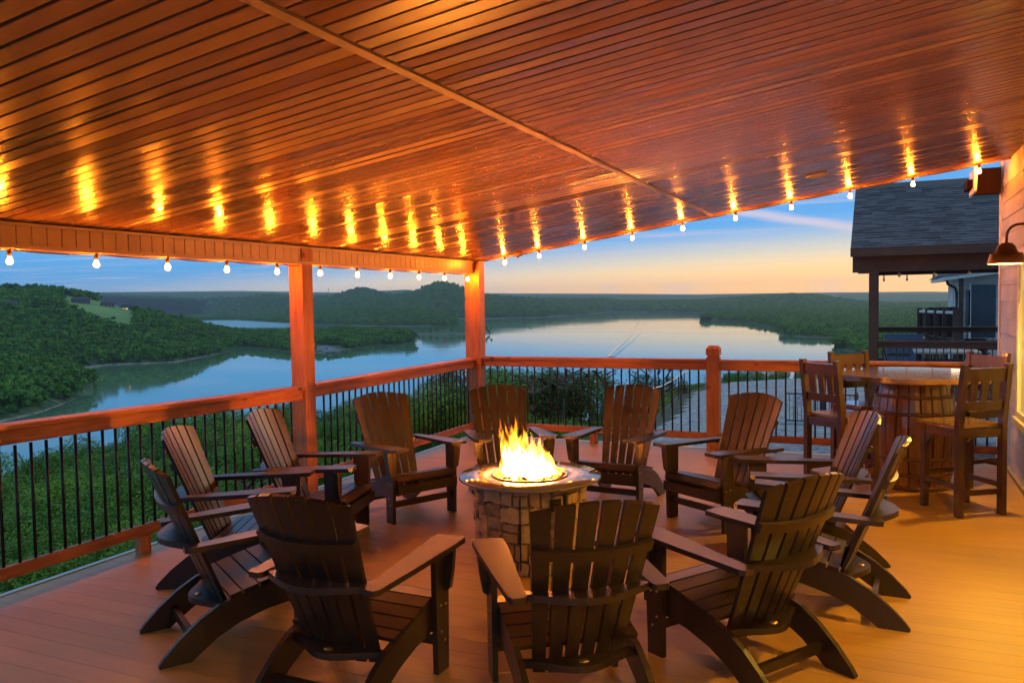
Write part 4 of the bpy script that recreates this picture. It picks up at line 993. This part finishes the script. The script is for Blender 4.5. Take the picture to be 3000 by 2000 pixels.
for k, (u, w, h, r) in enumerate(tongues):
    p = fpos(u, w); lean = fpos(-.10 if u < -.05 else (-.05 if u < .1 else -.2), 0); flame_tongue(V, F, p.x, p.y, h*1.02, r*1.22, (lean.x, lean.y), k)
ob('flame_gas', mesh_from('flame_gas', V, F, gm, True), fire)

# ------------------------------------------------------------------ slatted lounge chairs
def chair_parts():
    P = {}
    B0, B1 = Vector((0, -.385, .17)), Vector((0, -.732, .997)); up = (B1-B0); H = up.length; up = up.normalized(); nrm = Vector((1, 0, 0)).cross(up)  # nrm points backwards/down
    if nrm.y > 0: nrm = -nrm
    def bpt(u, s, off=0.):      # point on the curved back: u sideways, s along the height
        fwd = .045*(u/.28)**2
        return B0+up*s+Vector((u, 0, 0))-nrm*fwd+nrm*off
    slats = []
    for i in range(6):
        bm = bmesh.new(); rows = []
        for s_ in range(9):
            t = s_/8
            pitch = .069+(.0945-.069)*t; hw = (pitch-.0165)/2; c = (i-2.5)*pitch
            row = []
            for q in (-1, 0, 1):
                u = c+q*hw; sm = H-(.068*(u/.283)**2)
                s = t*sm
                row.append((u, s))
            rows.append(row)
        fr = [[bm.verts.new(bpt(u, s, -.010)) for u, s in r] for r in rows]; bk = [[bm.verts.new(bpt(u, s, .010)) for u, s in r] for r in rows]
        for a in range(8):
            for q in (0, 1):
                bm.faces.new((fr[a][q], fr[a][q+1], fr[a+1][q+1], fr[a+1][q])); bm.faces.new((bk[a][q], bk[a+1][q], bk[a+1][q+1], bk[a][q+1]))
            bm.faces.new((fr[a][0], fr[a+1][0], bk[a+1][0], bk[a][0])); bm.faces.new((fr[a][2], bk[a][2], bk[a+1][2], fr[a+1][2]))
        for q in (0, 1): bm.faces.new((fr[0][q], bk[0][q], bk[0][q+1], fr[0][q+1])); bm.faces.new((fr[8][q], fr[8][q+1], bk[8][q+1], bk[8][q]))
        slats.append(bm_done(bm, 'back_slat', HDPE, .004))
    P['back_slat'] = slats
    # curved crossbar behind the slats
    def bent(name, s0, s1, hw, o0, o1):
        bm = bmesh.new(); n = 12; L = []
        for i in range(n+1):
            u = -hw+2*hw*i/n
            L.append([bm.verts.new(bpt(u, s, o)) for s, o in ((s0, o0), (s1, o0), (s1, o1), (s0, o1))])
        for i in range(n):
            for k in range(4): bm.faces.new((L[i][k], L[i][(k+1) % 4], L[i+1][(k+1) % 4], L[i+1][k]))
        bm.faces.new(L[0]); bm.faces.new(L[n][::-1]); return bm_done(bm, name, HDPE, .003)
    P['crossbar'] = bent('crossbar', .625, .675, .262, .0105, .032)
    def crescent(name, z, hw, ends, depth, th, yo=0.):
        s = (z-B0.z)/up.z; n = 14; pts = []
        inner, outer = [], []
        for i in range(n+1):
            u = -hw+2*hw*i/n; k = abs(u)/hw
            p = bpt(max(-.27, min(.27, u)), s, .0115); yi = p.y
            if abs(u) > .25 and ends: yi = p.y+(abs(u)-.25)*.35
            inner.append((u, yi)); outer.append((u, yi-depth*(.52+.48*math.cos(math.pi*k)) - .028))
        return prism_me(name, inner+outer[::-1], (0, 0, z), (1, 0, 0), (0, 1, 0), th, HDPE, .004)
    P['arm_support'] = crescent('arm_support', .578, .335, True, .085, .03)
    P['lower_support'] = crescent('lower_support', .232, .25, False, .085, .03)
    s = (.232-B0.z)/up.z; my = bpt(0, s).y
    P['medallion_at'] = (0, my-.075, .2485)
    P['medallion'] = lathe_me('medallion', [(.0175, 0), (.0175, .002), (.001, .003)], BRASS, 16)
    # arms
    arm = []
    for sgn in (1, -1):
        o = [(.212, .150), (.338, .168), (.366, .145), (.368, .05), (.362, -.30), (.352, -.585), (.338, -.612), (.285, -.612), (.272, -.595), (.268, -.50), (.238, -.22), (.214, .02)]
        o = [(x*sgn, y) for x, y in o]
        if sgn < 0: o = o[::-1]
        vy = Vector((0, .998, .038)); arm.append(prism_me('arm', o, (0, 0, .607), (1, 0, 0), vy, .026, HDPE, .006))
    P['arm'] = arm
    P['leg'] = [prism_me('leg', [(-.055, 0), (.048, 0), (.066, .592), (-.062, .588)], (.300*s, 0, 0), (0, 1, 0), (0, 0, 1), .028, HDPE, .004) for s in (1, -1)]
    P['bracket'] = [prism_me('bracket', [(.3145*s, .592), (.360*s, .592), (.352*s, .50), (.335*s, .40), (.3145*s, .385)][::s], (0, .046, 0), (1, 0, 0), (0, 0, 1), .028, HDPE, .004) for s in (1, -1)]
    so = [(.085, .235), (.085, .335), (.03, .352), (-.08, .350), (-.18, .328), (-.28, .302), (-.36, .285), (-.44, .262), (-.54, .205), (-.64, .125), (-.72, .045), (-.744, .012), (-.738, 0), (-.585, 0), (-.54, .035), (-.45, .098), (-.34, .150), (-.2, .19), (-.05, .21)]
    P['side_rail'] = [prism_me('side_rail', so, (.270*s, 0, 0), (0, 1, 0), (0, 0, 1), .028, HDPE, .005) for s in (1, -1)]
    seat = [((.098, .245), (.100, .322)), ((.092, .345), (.030, .372)), ((.022, .374), (-.058, .370)), ((-.067, .368), (-.145, .352)), ((-.154, .350), (-.232, .330)), ((-.241, .328), (-.318, .308)), ((-.327, .306), (-.385, .292))]
    P['seat_slat'] = []
    for k, (a, b) in enumerate(seat):
        A, B = Vector((0, *a)), Vector((0, *b)); v = (B-A); L = v.length; v.normalize(); hw = .284 if k < 2 else .286
        if k >= 2 and k < 3: hw = .236 + .05
        P['seat_slat'].append(prism_me('seat_slat', [(-hw, 0), (hw, 0), (hw, L), (-hw, L)], A, (1, 0, 0), v, .02, HDPE, .004))
    P['front_stretcher'] = box_me('front_stretcher', (-.285, -.012, .125), (.285, .012, .175), HDPE, .003)
    P['rear_stretcher'] = box_me('rear_stretcher', (-.255, -.575, .072), (.255, -.545, .118), HDPE, .006)
    P['screw'] = lathe_me('screw', [(.007, 0), (.006, .003), (.001, .004)], BRASS, 8)
    return P
CP = chair_parts()
def make_chair(x, y, deg, label):
    e = empty('lounge_chair', (x, y, 0), R(deg-90))
    for m in CP['back_slat']: ob('back_slat', m, e)
    for k in ('arm', 'leg', 'bracket', 'side_rail', 'seat_slat'):
        for m in CP[k]: ob(k, m, e)
    for k in ('crossbar', 'arm_support', 'front_stretcher', 'rear_stretcher'): ob(k, CP[k], e)
    ls = ob('lower_support', CP['lower_support'], e); ob('medallion', CP['medallion'], ls, CP['medallion_at'], (0, 0, 0), (1.35, 1, 1))
    for s in (1, -1):
        for yy, zz in ((-.02, .33), (.025, .325), (-.018, .20), (.012, .15)): ob('screw', CP['screw'], e, (.3142*s, yy, zz), (0, R(90*s), 0))
    tag(e, label, 'chair', 'brown slatted chairs around the fire pit')
for x, y, a, lb_ in (
    (2.698, -6.370, 89.0, 'brown slatted chair seen from behind, left of the two nearest the viewer'),
    (3.501, -6.161, 127.3, 'brown slatted chair seen squarely from behind in front of the stone pit'),
    (4.083, -5.549, 147.5, 'brown slatted chair seen from behind at front right, angled towards the pit'),
    (4.372, -4.732, 178.0, 'brown slatted chair turned edge on, in front of the nearest bar stool'),
    (4.225, -3.898, -161.5, 'brown slatted chair facing left, just in front of the barrel table'),
    (3.636, -3.322, -123.1, 'brown slatted chair facing the viewer, right of the cedar newel post'),
    (2.786, -3.041, -94.6, 'brown slatted chair facing the viewer, just right of the flame'),
    (2.014, -3.275, -53.1, 'brown slatted chair directly behind the flame, near the corner post'),
    (1.443, -3.899, -27.0, 'brown slatted chair facing right, between middle post and flame'),
    (1.264, -4.691, 14.6, 'brown slatted chair facing right, its back touching the middle post in view'),
    (1.278, -5.468, 26.6, 'brown slatted chair facing right against the left railing, second from left'),
    (1.854, -6.127, 57.5, 'leftmost brown slatted chair, seen from behind and side with sprawling rear legs')):
    make_chair(x, y, a, lb_)

# ------------------------------------------------------------------ barrel table and bar stools
TX, TY = 5.235, -1.26
tb = empty('barrel_table', (TX, TY, 0)); tag(tb, 'high round plank table standing on an oak barrel', 'table')
TZ, TR = 1.068, .69
npk = 8; wk = 2*TR/npk
for i in range(npk):
    y0, y1 = -TR+wk*i+.0015, -TR+wk*(i+1)-.0015; pts = []
    ys = np.linspace(y0, y1, 7)
    xr = [math.sqrt(max(0, TR*TR-q*q)) for q in ys]
    pts = [(x, q) for x, q in zip(xr, ys)]+[(-x, q) for x, q in zip(xr[::-1], ys[::-1])]
    pts = [p for k, p in enumerate(pts) if k == 0 or (abs(p[0]-pts[k-1][0])+abs(p[1]-pts[k-1][1])) > 1e-5]
    ob('top_plank', prism_me('top_plank', pts, (0, 0, TZ-.02), (1, 0, 0), (0, 1, 0), .04, TOPW, .003), tb, (0, 0, 0), (0, 0, R(32)))
brim = [(TR+.004, TZ-.042), (TR+.016, TZ-.042), (TR+.016, TZ-.003), (TR+.004, TZ-.003)]
ob('rim', lathe_me('rim', brim+[brim[0]], TOPW, 64, False, False), tb)
BH = 1.02
def brad(t): return .285+.085*math.sin(math.pi*(t*.9+.05))
ns = 22
for i in range(ns):
    a0, a1 = 2*math.pi*(i+.02)/ns, 2*math.pi*(i+.98)/ns; V, F = [], []
    for j in range(13):
        t = j/12; z = BH*t; r = brad(t)
        for rr, aa in ((r-.02, a0), (r, a0+.012), (r+.002, (a0+a1)/2), (r, a1-.012), (r-.02, a1)): V.append((rr*math.cos(aa), rr*math.sin(aa), z))
    for j in range(12):
        for k in range(5): F.append((j*5+k, j*5+(k+1) % 5, (j+1)*5+(k+1) % 5, (j+1)*5+k))
    F += [(4, 3, 2, 1, 0), (60, 61, 62, 63, 64)]
    ob('stave', mesh_from('stave', V, F, OAK), tb)
ob('barrel_head', lathe_me('barrel_head', [(.275, BH-.05), (.275, BH-.03)], OAK, 24), tb)
HOOP = plain('hoop_steel', (.15, .075, .035), .3, .5, .2, 12)
for t, w in ((.03, .035), (.15, .032), (.30, .032), (.70, .032), (.85, .032), (.97, .035)):
    z = BH*t; r = brad(t)+.004
    ob('hoop', lathe_me('hoop', [(r-.003, z-w/2), (r+.001, z-w/2), (r+.001, z+w/2), (r-.003, z+w/2), (r-.003, z-w/2)], HOOP, 40, True, False), tb)
def stool_parts():
    W, D, H, SZ = .40, .40, 1.235, .755
    P = []
    for s in (1, -1):
        P.append(('back_leg', prism_me('back_leg', [(-D/2-.03, 0), (-D/2+.025, 0), (-D/2+.028, SZ), (-D/2-.035, H), (-D/2-.085, H), (-D/2-.03, SZ)], (s*W/2, 0, 0), (0, 1, 0), (0, 0, 1), .045, STOOLW, .003)))
        P.append(('front_leg', box_me('front_leg', (s*W/2-.0225, D/2-.025, 0), (s*W/2+.0225, D/2+.025, SZ-.045), STOOLW, .003)))
        P.append(('side_apron', box_me('side_apron', (s*W/2-.012, -D/2+.026, SZ-.115), (s*W/2+.012, D/2-.026, SZ-.046), STOOLW, .003)))
        P.append(('side_stretcher', box_me('side_stretcher', (s*W/2-.014, -D/2+.026, .22), (s*W/2+.014, D/2-.026, .26), STOOLW, .003)))
        P.append(('corner_brace', prism_me('corner_brace', [(D/2-.026, SZ-.116), (D/2-.12, SZ-.116), (D/2-.026, SZ-.22)], (s*W/2, 0, 0), (0, 1, 0), (0, 0, 1), .03, STOOLW, .003)))
    P.append(('front_stretcher', box_me('front_stretcher', (-W/2+.024, D/2-.014, .28), (W/2-.024, D/2+.014, .32), STOOLW, .003)))
    P.append(('rear_stretcher', box_me('rear_stretcher', (-W/2+.024, -D/2-.014, .17), (W/2-.024, -D/2+.014, .21), STOOLW, .003)))
    P.append(('front_apron', box_me('front_apron', (-W/2+.024, D/2-.012, SZ-.115), (W/2-.024, D/2+.012, SZ-.046), STOOLW, .003)))
    P.append(('rear_apron', box_me('rear_apron', (-W/2+.024, -D/2-.02, SZ-.115), (W/2-.024, -D/2+.004, SZ-.046), STOOLW, .003)))
    for k in range(4):
        y0 = -D/2+.032+k*.108; P.append(('seat_board', box_me('seat_board', (-W/2-.035, y0, SZ-.044), (W/2+.035, y0+.105, SZ-.016), TOPW, .004)))
    def by(z): return -D/2-.002-.055*(z-SZ)/(H-SZ)
    for nm, z0, z1 in (('top_rail', 1.10, 1.205), ('lower_back_rail', .865, .935)):
        P.append((nm, prism_me(nm, [(-W/2+.024, 0), (W/2-.024, 0), (W/2-.024, z1-z0), (-W/2+.024, z1-z0)], (0, by(z0), z0), (1, 0, 0), Vector((0, -.112, .994)), .026, STOOLW, .004)))
    for x in (-.10, 0, .10):
        P.append(('back_slat', prism_me('back_slat', [(-.032, 0), (.032, 0), (.032, .165), (-.032, .165)], (x, by(.936), .936), (1, 0, 0), Vector((0, -.112, .994)), .016, STOOLW, .003)))
    return P
SP = stool_parts()
for a, b, lb_ in (((5.565, -2.42), (5.89, -2.19), 'stained wooden bar stool with its back to the viewer, nearest on the right'),
                  ((4.333, -1.958), (4.578, -2.176), 'stained wooden bar stool left of the barrel table, nearest of the left pair'),
                  ((4.799, -.64), (4.493, -.88), 'stained wooden bar stool behind the left end of the table by the railing'),
                  ((6.03, -.87), (5.765, -.60), 'stained wooden bar stool behind the right end of the table by the house')):
    # a,b: tops of the back legs; facing is perpendicular, towards the table
    A, B = Vector((*a, 0)), Vector((*b, 0)); m = (A+B)/2; dv = (B-A).normalized(); n = Vector((-dv.y, dv.x, 0))
    if n.dot(Vector((TX, TY, 0))-m) < 0: n = -n
    c = m+n*.26
    e = empty('bar_stool', (c.x, c.y, 0), math.atan2(n.y, n.x)-math.pi/2)
    for nm, me in SP: ob(nm, me, e)
    tag(e, lb_, 'bar stool', 'bar stools around the barrel table')

# ------------------------------------------------------------------ neighbouring porch
nb_ = empty('neighbour_porch', (5.6, 11.4, -.15)); tag(nb_, 'neighbouring covered porch with a dark shingled roof', 'building')
NX0, NX1, NY0, NY1 = 4.73, 8.6, 8.02, 14.7
def zf(x, y): return float(ground_h(x, y))
RY0, RZ0, RYM, RZM = 7.66, 2.72, 11.36, 4.42       # eave and ridge
RXL, RXR = 4.40, 9.0
for y in (NY0, NY1-.16):
    for x in (NX0, NX1-.16): box_('post', (x, y, zf(x, y)-.3), (x+.165, y+.165, 2.56), DARKW, nb_, .005)
box_('front_beam', (NX0-.30, NY0-.02, 2.26), (NX1, NY0-.003, 2.58), DARKW, nb_); box_('beam_end', (4.53, NY0+.001, 2.24), (NX0-.004, NY0+.16, 2.58), DARKW, nb_)
box_('rear_beam', (NX0, NY1-.16, 2.34), (NX1, NY1-.01, 2.60), DARKW, nb_); box_('side_beam', (NX0, NY0+.17, 2.30), (NX0+.16, NY1-.17, 2.58), DARKW, nb_)
box_('porch_floor', (NX0-.05, NY0-.05, -.34), (NX1+1.2, NY1+.05, -.17), DARKW, nb_); box_('porch_ceiling', (NX0+.17, NY0+.17, 2.585), (NX1, NY1-.17, 2.62), DARKW, nb_)
box_('fascia', (RXL, RY0-.03, 2.56), (RXR, RY0-.004, 2.735), DARKW, nb_)
so = Vector(nb_.location)
rfv = [(RXL, RY0, RZ0-.02), (RXR, RY0, RZ0-.02), (RXR, RYM, RZM-.02), (RXL, RYM, RZM-.02), (RXL, 2*RYM-RY0, RZ0-.02), (RXR, 2*RYM-RY0, RZ0-.02)]
ob('roof_deck', mesh_from('roof_deck', [Vector(v)-so for v in rfv]+[Vector(v)-so-Vector((0, 0, .12)) for v in rfv], [(0, 1, 2, 3), (3, 2, 5, 4), (6, 9, 8, 7), (9, 10, 11, 8), (0, 6, 7, 1), (0, 3, 9, 6), (3, 4, 10, 9), (1, 7, 8, 2), (2, 8, 11, 5)], DARKW), nb_)
gab = [(NX0+.02, NY0+.1, 2.6), (NX0+.02, NY1-.1, 2.6), (NX0+.02, RYM, RZM-.16)]
ob('gable', prism_me('gable', [(NY0+.3-RYM, 2.62), (NY1-.3-RYM, 2.62), (0, RZM-.24)], (NX0+.06, RYM, 0), (0, 1, 0), (0, 0, 1), .03, SIDING, 0), nb_, -so)
sl = math.atan2(RZM-RZ0, RYM-RY0); slen = math.hypot(RZM-RZ0, RYM-RY0); ncourse = 29; ex = slen/ncourse
k = 0
for c in range(ncourse):
    x = RXL+.01-(.11 if c % 2 else 0)
    while x < 7.35:
        w = random.uniform(.19, .36); x0 = max(x, RXL+.01); x1 = x+w
        if x1 > x0+.04:
            th = random.choice((.008, .012, .02))
            me = mesh_from('shingle', [(x0-(x0+x1)/2, 0, .004), (x1-.004-(x0+x1)/2, 0, .004), (x1-.004-(x0+x1)/2, ex+.03, .001), (x0-(x0+x1)/2, ex+.03, .001), (x0-(x0+x1)/2, 0, .004+th), (x1-.004-(x0+x1)/2, 0, .004+th), (x1-.004-(x0+x1)/2, ex+.03, .003), (x0-(x0+x1)/2, ex+.03, .003)], [(3, 2, 1, 0), (4, 5, 6, 7), (0, 1, 5, 4), (1, 2, 6, 5), (2, 3, 7, 6), (3, 0, 4, 7)], SHING)
            y = RY0-.01+math.cos(sl)*ex*c; z = RZ0-.016+math.sin(sl)*ex*c
            if k < 300: ob('shingle', me, nb_, Vector(((x0+x1)/2, y, z))-so, (sl, 0, 0)); k += 1
        x += w
# its railings, near and far
def nrail(y, ztop, x0, x1, nm):
    box_('cap_rail', (x0, y-.07, ztop-.035), (x1, y+.07, ztop), DARKW, nb_); box_('upper_rail', (x0, y-.02, ztop-.14), (x1, y+.02, ztop-.037), DARKW, nb_)
    box_('lower_rail', (x0, y-.02, ztop-.92), (x1, y+.02, ztop-.84), DARKW, nb_)
    bm = lathe_me('baluster', [(.010, 0), (.010, .72)], BLACK, 6)
    for q in np.arange(x0+.1, x1, .118): ob('baluster', bm, nb_, Vector((q, y, ztop-.85))-so)
nrail(NY0+.08, .90, NX0+.17, NX1, 'near'); nrail(NY1-.08, .95, NX0+.17, NX1, 'far')
SB = plain('dim_bulb_glass', (.6, .55, .45), .15, 0, .05, 10, 0)
DIMG = lathe_me('glass', [(.002, -.10), (.025, -.075), (.03, -.05), (.02, -.02), (.012, 0)], SB, 10); DIMS = lathe_me('socket', [(.016, 0), (.016, .06), (.004, .07)], BLACK, 8)
for k, (x, y) in enumerate(((5.02, 14.5), (5.58, 14.5), (6.2, 14.5), (5.28, 8.3), (5.9, 8.3), (6.5, 8.3))):
    e = empty('unlit_bulb', (x, y, 2.27 if y > 10 else 2.25)); ob('glass', DIMG, e); ob('socket', DIMS, e)
    tag(e, f'unlit bulb hanging at the {"rear" if y > 10 else "front"} of the neighbouring porch, {ORD[k % 3]} from its post', 'light bulb', 'unlit bulbs of the neighbouring porch')
PALE = plain('patio_top', (.42, .36, .28), .35, 0, .1, 6); CUSH = plain('cushion_blue', (.10, .16, .24), .8, 0, .1, 12)
e = empty('patio_table', (6.25, 10.6, -.17))
for k in range(6): box_('top_slat', (5.62+k*.215, 10.0, .53), (5.62+k*.215+.205, 11.2, .57), PALE, e)
for sx in (5.7, 6.75):
    for sy in (10.08, 11.05): box_('leg', (sx, sy, -.168), (sx+.06, sy+.06, .529), BLACK, e)
tag(e, 'pale patio table on the neighbouring porch', 'table')
e = empty('patio_sofa', (5.45, 13.9, -.17)); box_('seat', (5.05, 13.5, .0), (5.95, 14.1, .25), CUSH, e, .05); box_('backrest', (5.05, 14.0, .26), (5.95, 14.2, .78), CUSH, e, .06)
for sx in (5.1, 5.85): box_('leg', (sx, 13.55, -.168), (sx+.05, 13.6, -.002), BLACK, e)
tag(e, 'blue cushioned sofa by the far railing of the neighbouring porch', 'sofa')
def patio_chair(x, y, rz, label):
    e = empty('patio_chair', (x, y, -.17), rz)
    ob('seat', box_me('seat', (-.25, -.25, .40), (.25, .25, .46), CUSH, .02), e); ob('backrest', prism_me('backrest', [(-.25, .02), (.25, .02), (.22, .5), (-.22, .5)], (0, -.25, .45), (1, 0, 0), Vector((0, -.25, .97)), .03, BLACK, .01), e)
    for sx in (-.23, .23):
        for sy in (-.23, .23): ob('leg', box_me('leg', (sx-.015, sy-.015, 0), (sx+.015, sy+.015, .40), BLACK, 0), e)
        ob('armrest', box_me('armrest', (sx-.02, -.27, .62), (sx+.02, .22, .65), BLACK, .005), e)
    tag(e, label, 'chair', 'black patio chairs of the neighbouring porch')
patio_chair(5.35, 10.6, R(-90), 'black patio chair left of the pale table on the neighbouring porch'); patio_chair(6.95, 11.6, R(180), 'black patio chair right of the pale table on the neighbouring porch')
# fenced pad with a notice in the gravel yard
def fenced_pad():
    x0, x1, y0, y1 = 2.05, 4.3, 19.0, 20.6; z = float(ground_h(2.6, 19.6))+.06
    e = empty('fenced_pad', (x0, y0, z))
    box_('slab', (x0-.15, y0-.15, z-.35), (x1, y1, z+.04), plain('concrete', (.33, .34, .34), .9, 0, .15, 3), e)
    for x in (x0, x0+.75, x0+1.5, x1-.05): box_('fence_post', (x-.03, y0-.03, z+.041), (x+.03, y0+.03, z+1.12), BLACK, e, 0)
    for zz in (.10, 1.0): box_('fence_rail', (x0, y0-.018, z+zz), (x1, y0+.018, z+zz+.04), BLACK, e, 0)
    pk = box_me('picket', (-.009, -.009, 0), (.009, .009, .86), BLACK, 0)
    for q in np.arange(x0+.12, x1, .125): ob('picket', pk, e, Vector((q, y0, z+.14))-Vector(e.location))
    tag(e, 'small black fenced pad standing in the gravel yard', 'fence')
    s = empty('notice_sign', (x0+.42, y0-.035, z+.80)); SGN = plain('sign_white', (.62, .66, .70), .6, 0, .03, 8)
    ob('panel', box_me('panel', (-.17, -.006, -.2), (.17, .006, .2), SGN, .004), s); INK = plain('sign_ink', (.03, .05, .12), .7, 0, .02, 8)
    cu = bpy.data.curves.new('lettering', 'FONT'); cu.body = 'NO'; cu.size = .19; cu.align_x = 'CENTER'; cu.extrude = .002
    t = bpy.data.objects.new('lettering', cu); COL.objects.link(t); bpy.context.view_layer.update()
    me = bpy.data.meshes.new_from_object(t.evaluated_get(bpy.context.evaluated_depsgraph_get())); bpy.data.objects.remove(t); me.materials.clear(); me.materials.append(INK)
    ob('lettering', me, s, (0, -.009, .03), (R(90), 0, 0))
    for k, w in enumerate((.12, .09, .13)): ob('small_print', box_me('small_print', (-w, -.001, -.008), (w, .001, .008), INK, 0), s, (0, -.008, -.03-k*.055))
    tag(s, 'white notice reading NO on the black fenced pad', 'sign')
    for k, xx in enumerate((x0+.62, x0+1.1)):
        p = empty('support_column', (xx, y1-.4, z)); box_('shaft', (xx-.1, y1-.5, z-.1), (xx+.1, y1-.3, -.85 if k else -.8), plain('column_dark', (.03, .035, .045), .6), p, .01); box_('foot_plate', (xx-.15, y1-.55, z+.041), (xx+.15, y1-.25, z+.07), BLACK, p, .004)
        tag(p, ['dark column on the fenced pad, left one', 'dark column on the fenced pad, right one'][k], 'column', 'columns on the fenced pad')
fenced_pad()
# ------------------------------------------------------------------ third house, farther along the ridge
th = empty('far_house', (9., 27., -.4)); tag(th, 'farther house with pale siding, gutter and dark deck railing', 'house')
to = Vector(th.location)
box_('wall', (7.83, 26, -4), (13, 34, 2.45), SIDING, th, 0)
lm2 = box_me('siding_board', (-.6, -.01, 0), (.6, .0, .17), SIDING, 0)
for i in range(15): ob('siding_board', lm2, th, Vector((8.43, 25.99, -.1+.175*i))-to)
box_('door', (8.08, 25.93, .15), (8.9, 25.975, 2.15), plain('dark_glass_door', (.03, .045, .06), .12, 0, .1, 3, 0), th); box_('window', (7.92, 25.92, .6), (8.05, 25.974, 1.95), plain('blue_glass', (.05, .09, .13), .08, 0, .1, 3, 0), th)
box_('door_frame', (8.0, 25.92, .1), (8.078, 25.975, 2.2), TRIM, th)
ev = [(7.1, 25.2, 2.34), (9.6, 25.2, 2.62), (9.6, 34, 2.62), (7.1, 34, 2.34)]
ob('eave', mesh_from('eave', [Vector(v)-to for v in ev]+[Vector(v)-to+Vector((0, 0, .14)) for v in ev], [(3, 2, 1, 0), (4, 5, 6, 7), (0, 1, 5, 4), (1, 2, 6, 5), (2, 3, 7, 6), (3, 0, 4, 7)], TRIM), th)
ob('roof', mesh_from('roof', [Vector(v)-to for v in ((7.0, 25.1, 2.49), (9.7, 25.1, 2.79), (12, 29, 4.6), (9.6, 34, 4.4), (7.0, 34, 2.49))], [(0, 1, 2, 3, 4)], SHING), th)
ob('downspout', tube_me('downspout', [Vector(v)-to for v in ((7.22, 25.3, 2.32), (7.24, 25.3, 2.2), (7.5, 25.4, 2.05), (7.55, 25.4, 1.9), (7.55, 25.4, .2))], .05, BLACK, 8), th)
box_('post', (7.62, 25.35, -3), (7.78, 25.5, 2.4), DARKW, th); box_('deck', (6.3, 25.2, -.1), (7.82, 30, .1), DARKW, th); box_('deck', (7.3, 22.3, -.1), (10.5, 25.19, .1), DARKW, th)
rp = [Vector((6.33, 26.0, 0)), Vector((6.57, 25.1, 0)), Vector((6.82, 24.2, 0)), Vector((7.06, 23.4, 0)), Vector((7.32, 22.5, 0))]
for q in rp: ob('rail_post', box_me('rail_post', (-.09, -.09, -2.5), (.09, .09, 1.30), DARKW, .01), th, q-to)
ob('cap_rail', tube_me('cap_rail', [q+Vector((0, 0, 1.16))-to for q in rp], .06, SIDING, 6), th); ob('lower_rail', tube_me('lower_rail', [q+Vector((0, 0, .25))-to for q in rp], .04, DARKW, 6), th)
gb = box_me('baluster', (-.012, -.012, .25), (.012, .012, 1.14), BLACK, 0)
for i in range(1, 36): ob('baluster', gb, th, rp[0].lerp(rp[-1], i/36)-to)
gr = empty('covered_grill', (7.1, 25.9, .1)); ob('cover', prism_me('cover', [(-.55, 0), (.55, 0), (.6, 1.05), (.5, 1.22), (-.5, 1.22), (-.62, 1.05)], (0, 0, 0), (1, 0, 0), (0, 0, 1), .6, BLACK, .06), gr); ob('wheel', lathe_me('wheel', [(.08, -.03), (.08, .03)], BLACK, 10), gr, (.4, -.32, .08), (R(90), 0, 0))
tag(gr, 'black covered grill on the farther house deck', 'grill')

# ------------------------------------------------------------------ haze
hz, nt = new_mat('haze')
pv = nd(nt, 'ShaderNodeVolumePrincipled'); pv.inputs['Color'].default_value = (.84, .94, 1.0, 1); pv.inputs['Density'].default_value = 4.8e-5; pv.inputs['Anisotropy'].default_value = .55
o = nd(nt, 'ShaderNodeOutputMaterial'); nt.links.new(pv.outputs[0], o.inputs['Volume'])
hb = box('haze', (-12500, -1500, WATER_Z-8), (8000, 12500, 230), hz, None, 0); tag(hb, 'thin evening haze over the lake and hills', 'haze', kind='stuff')
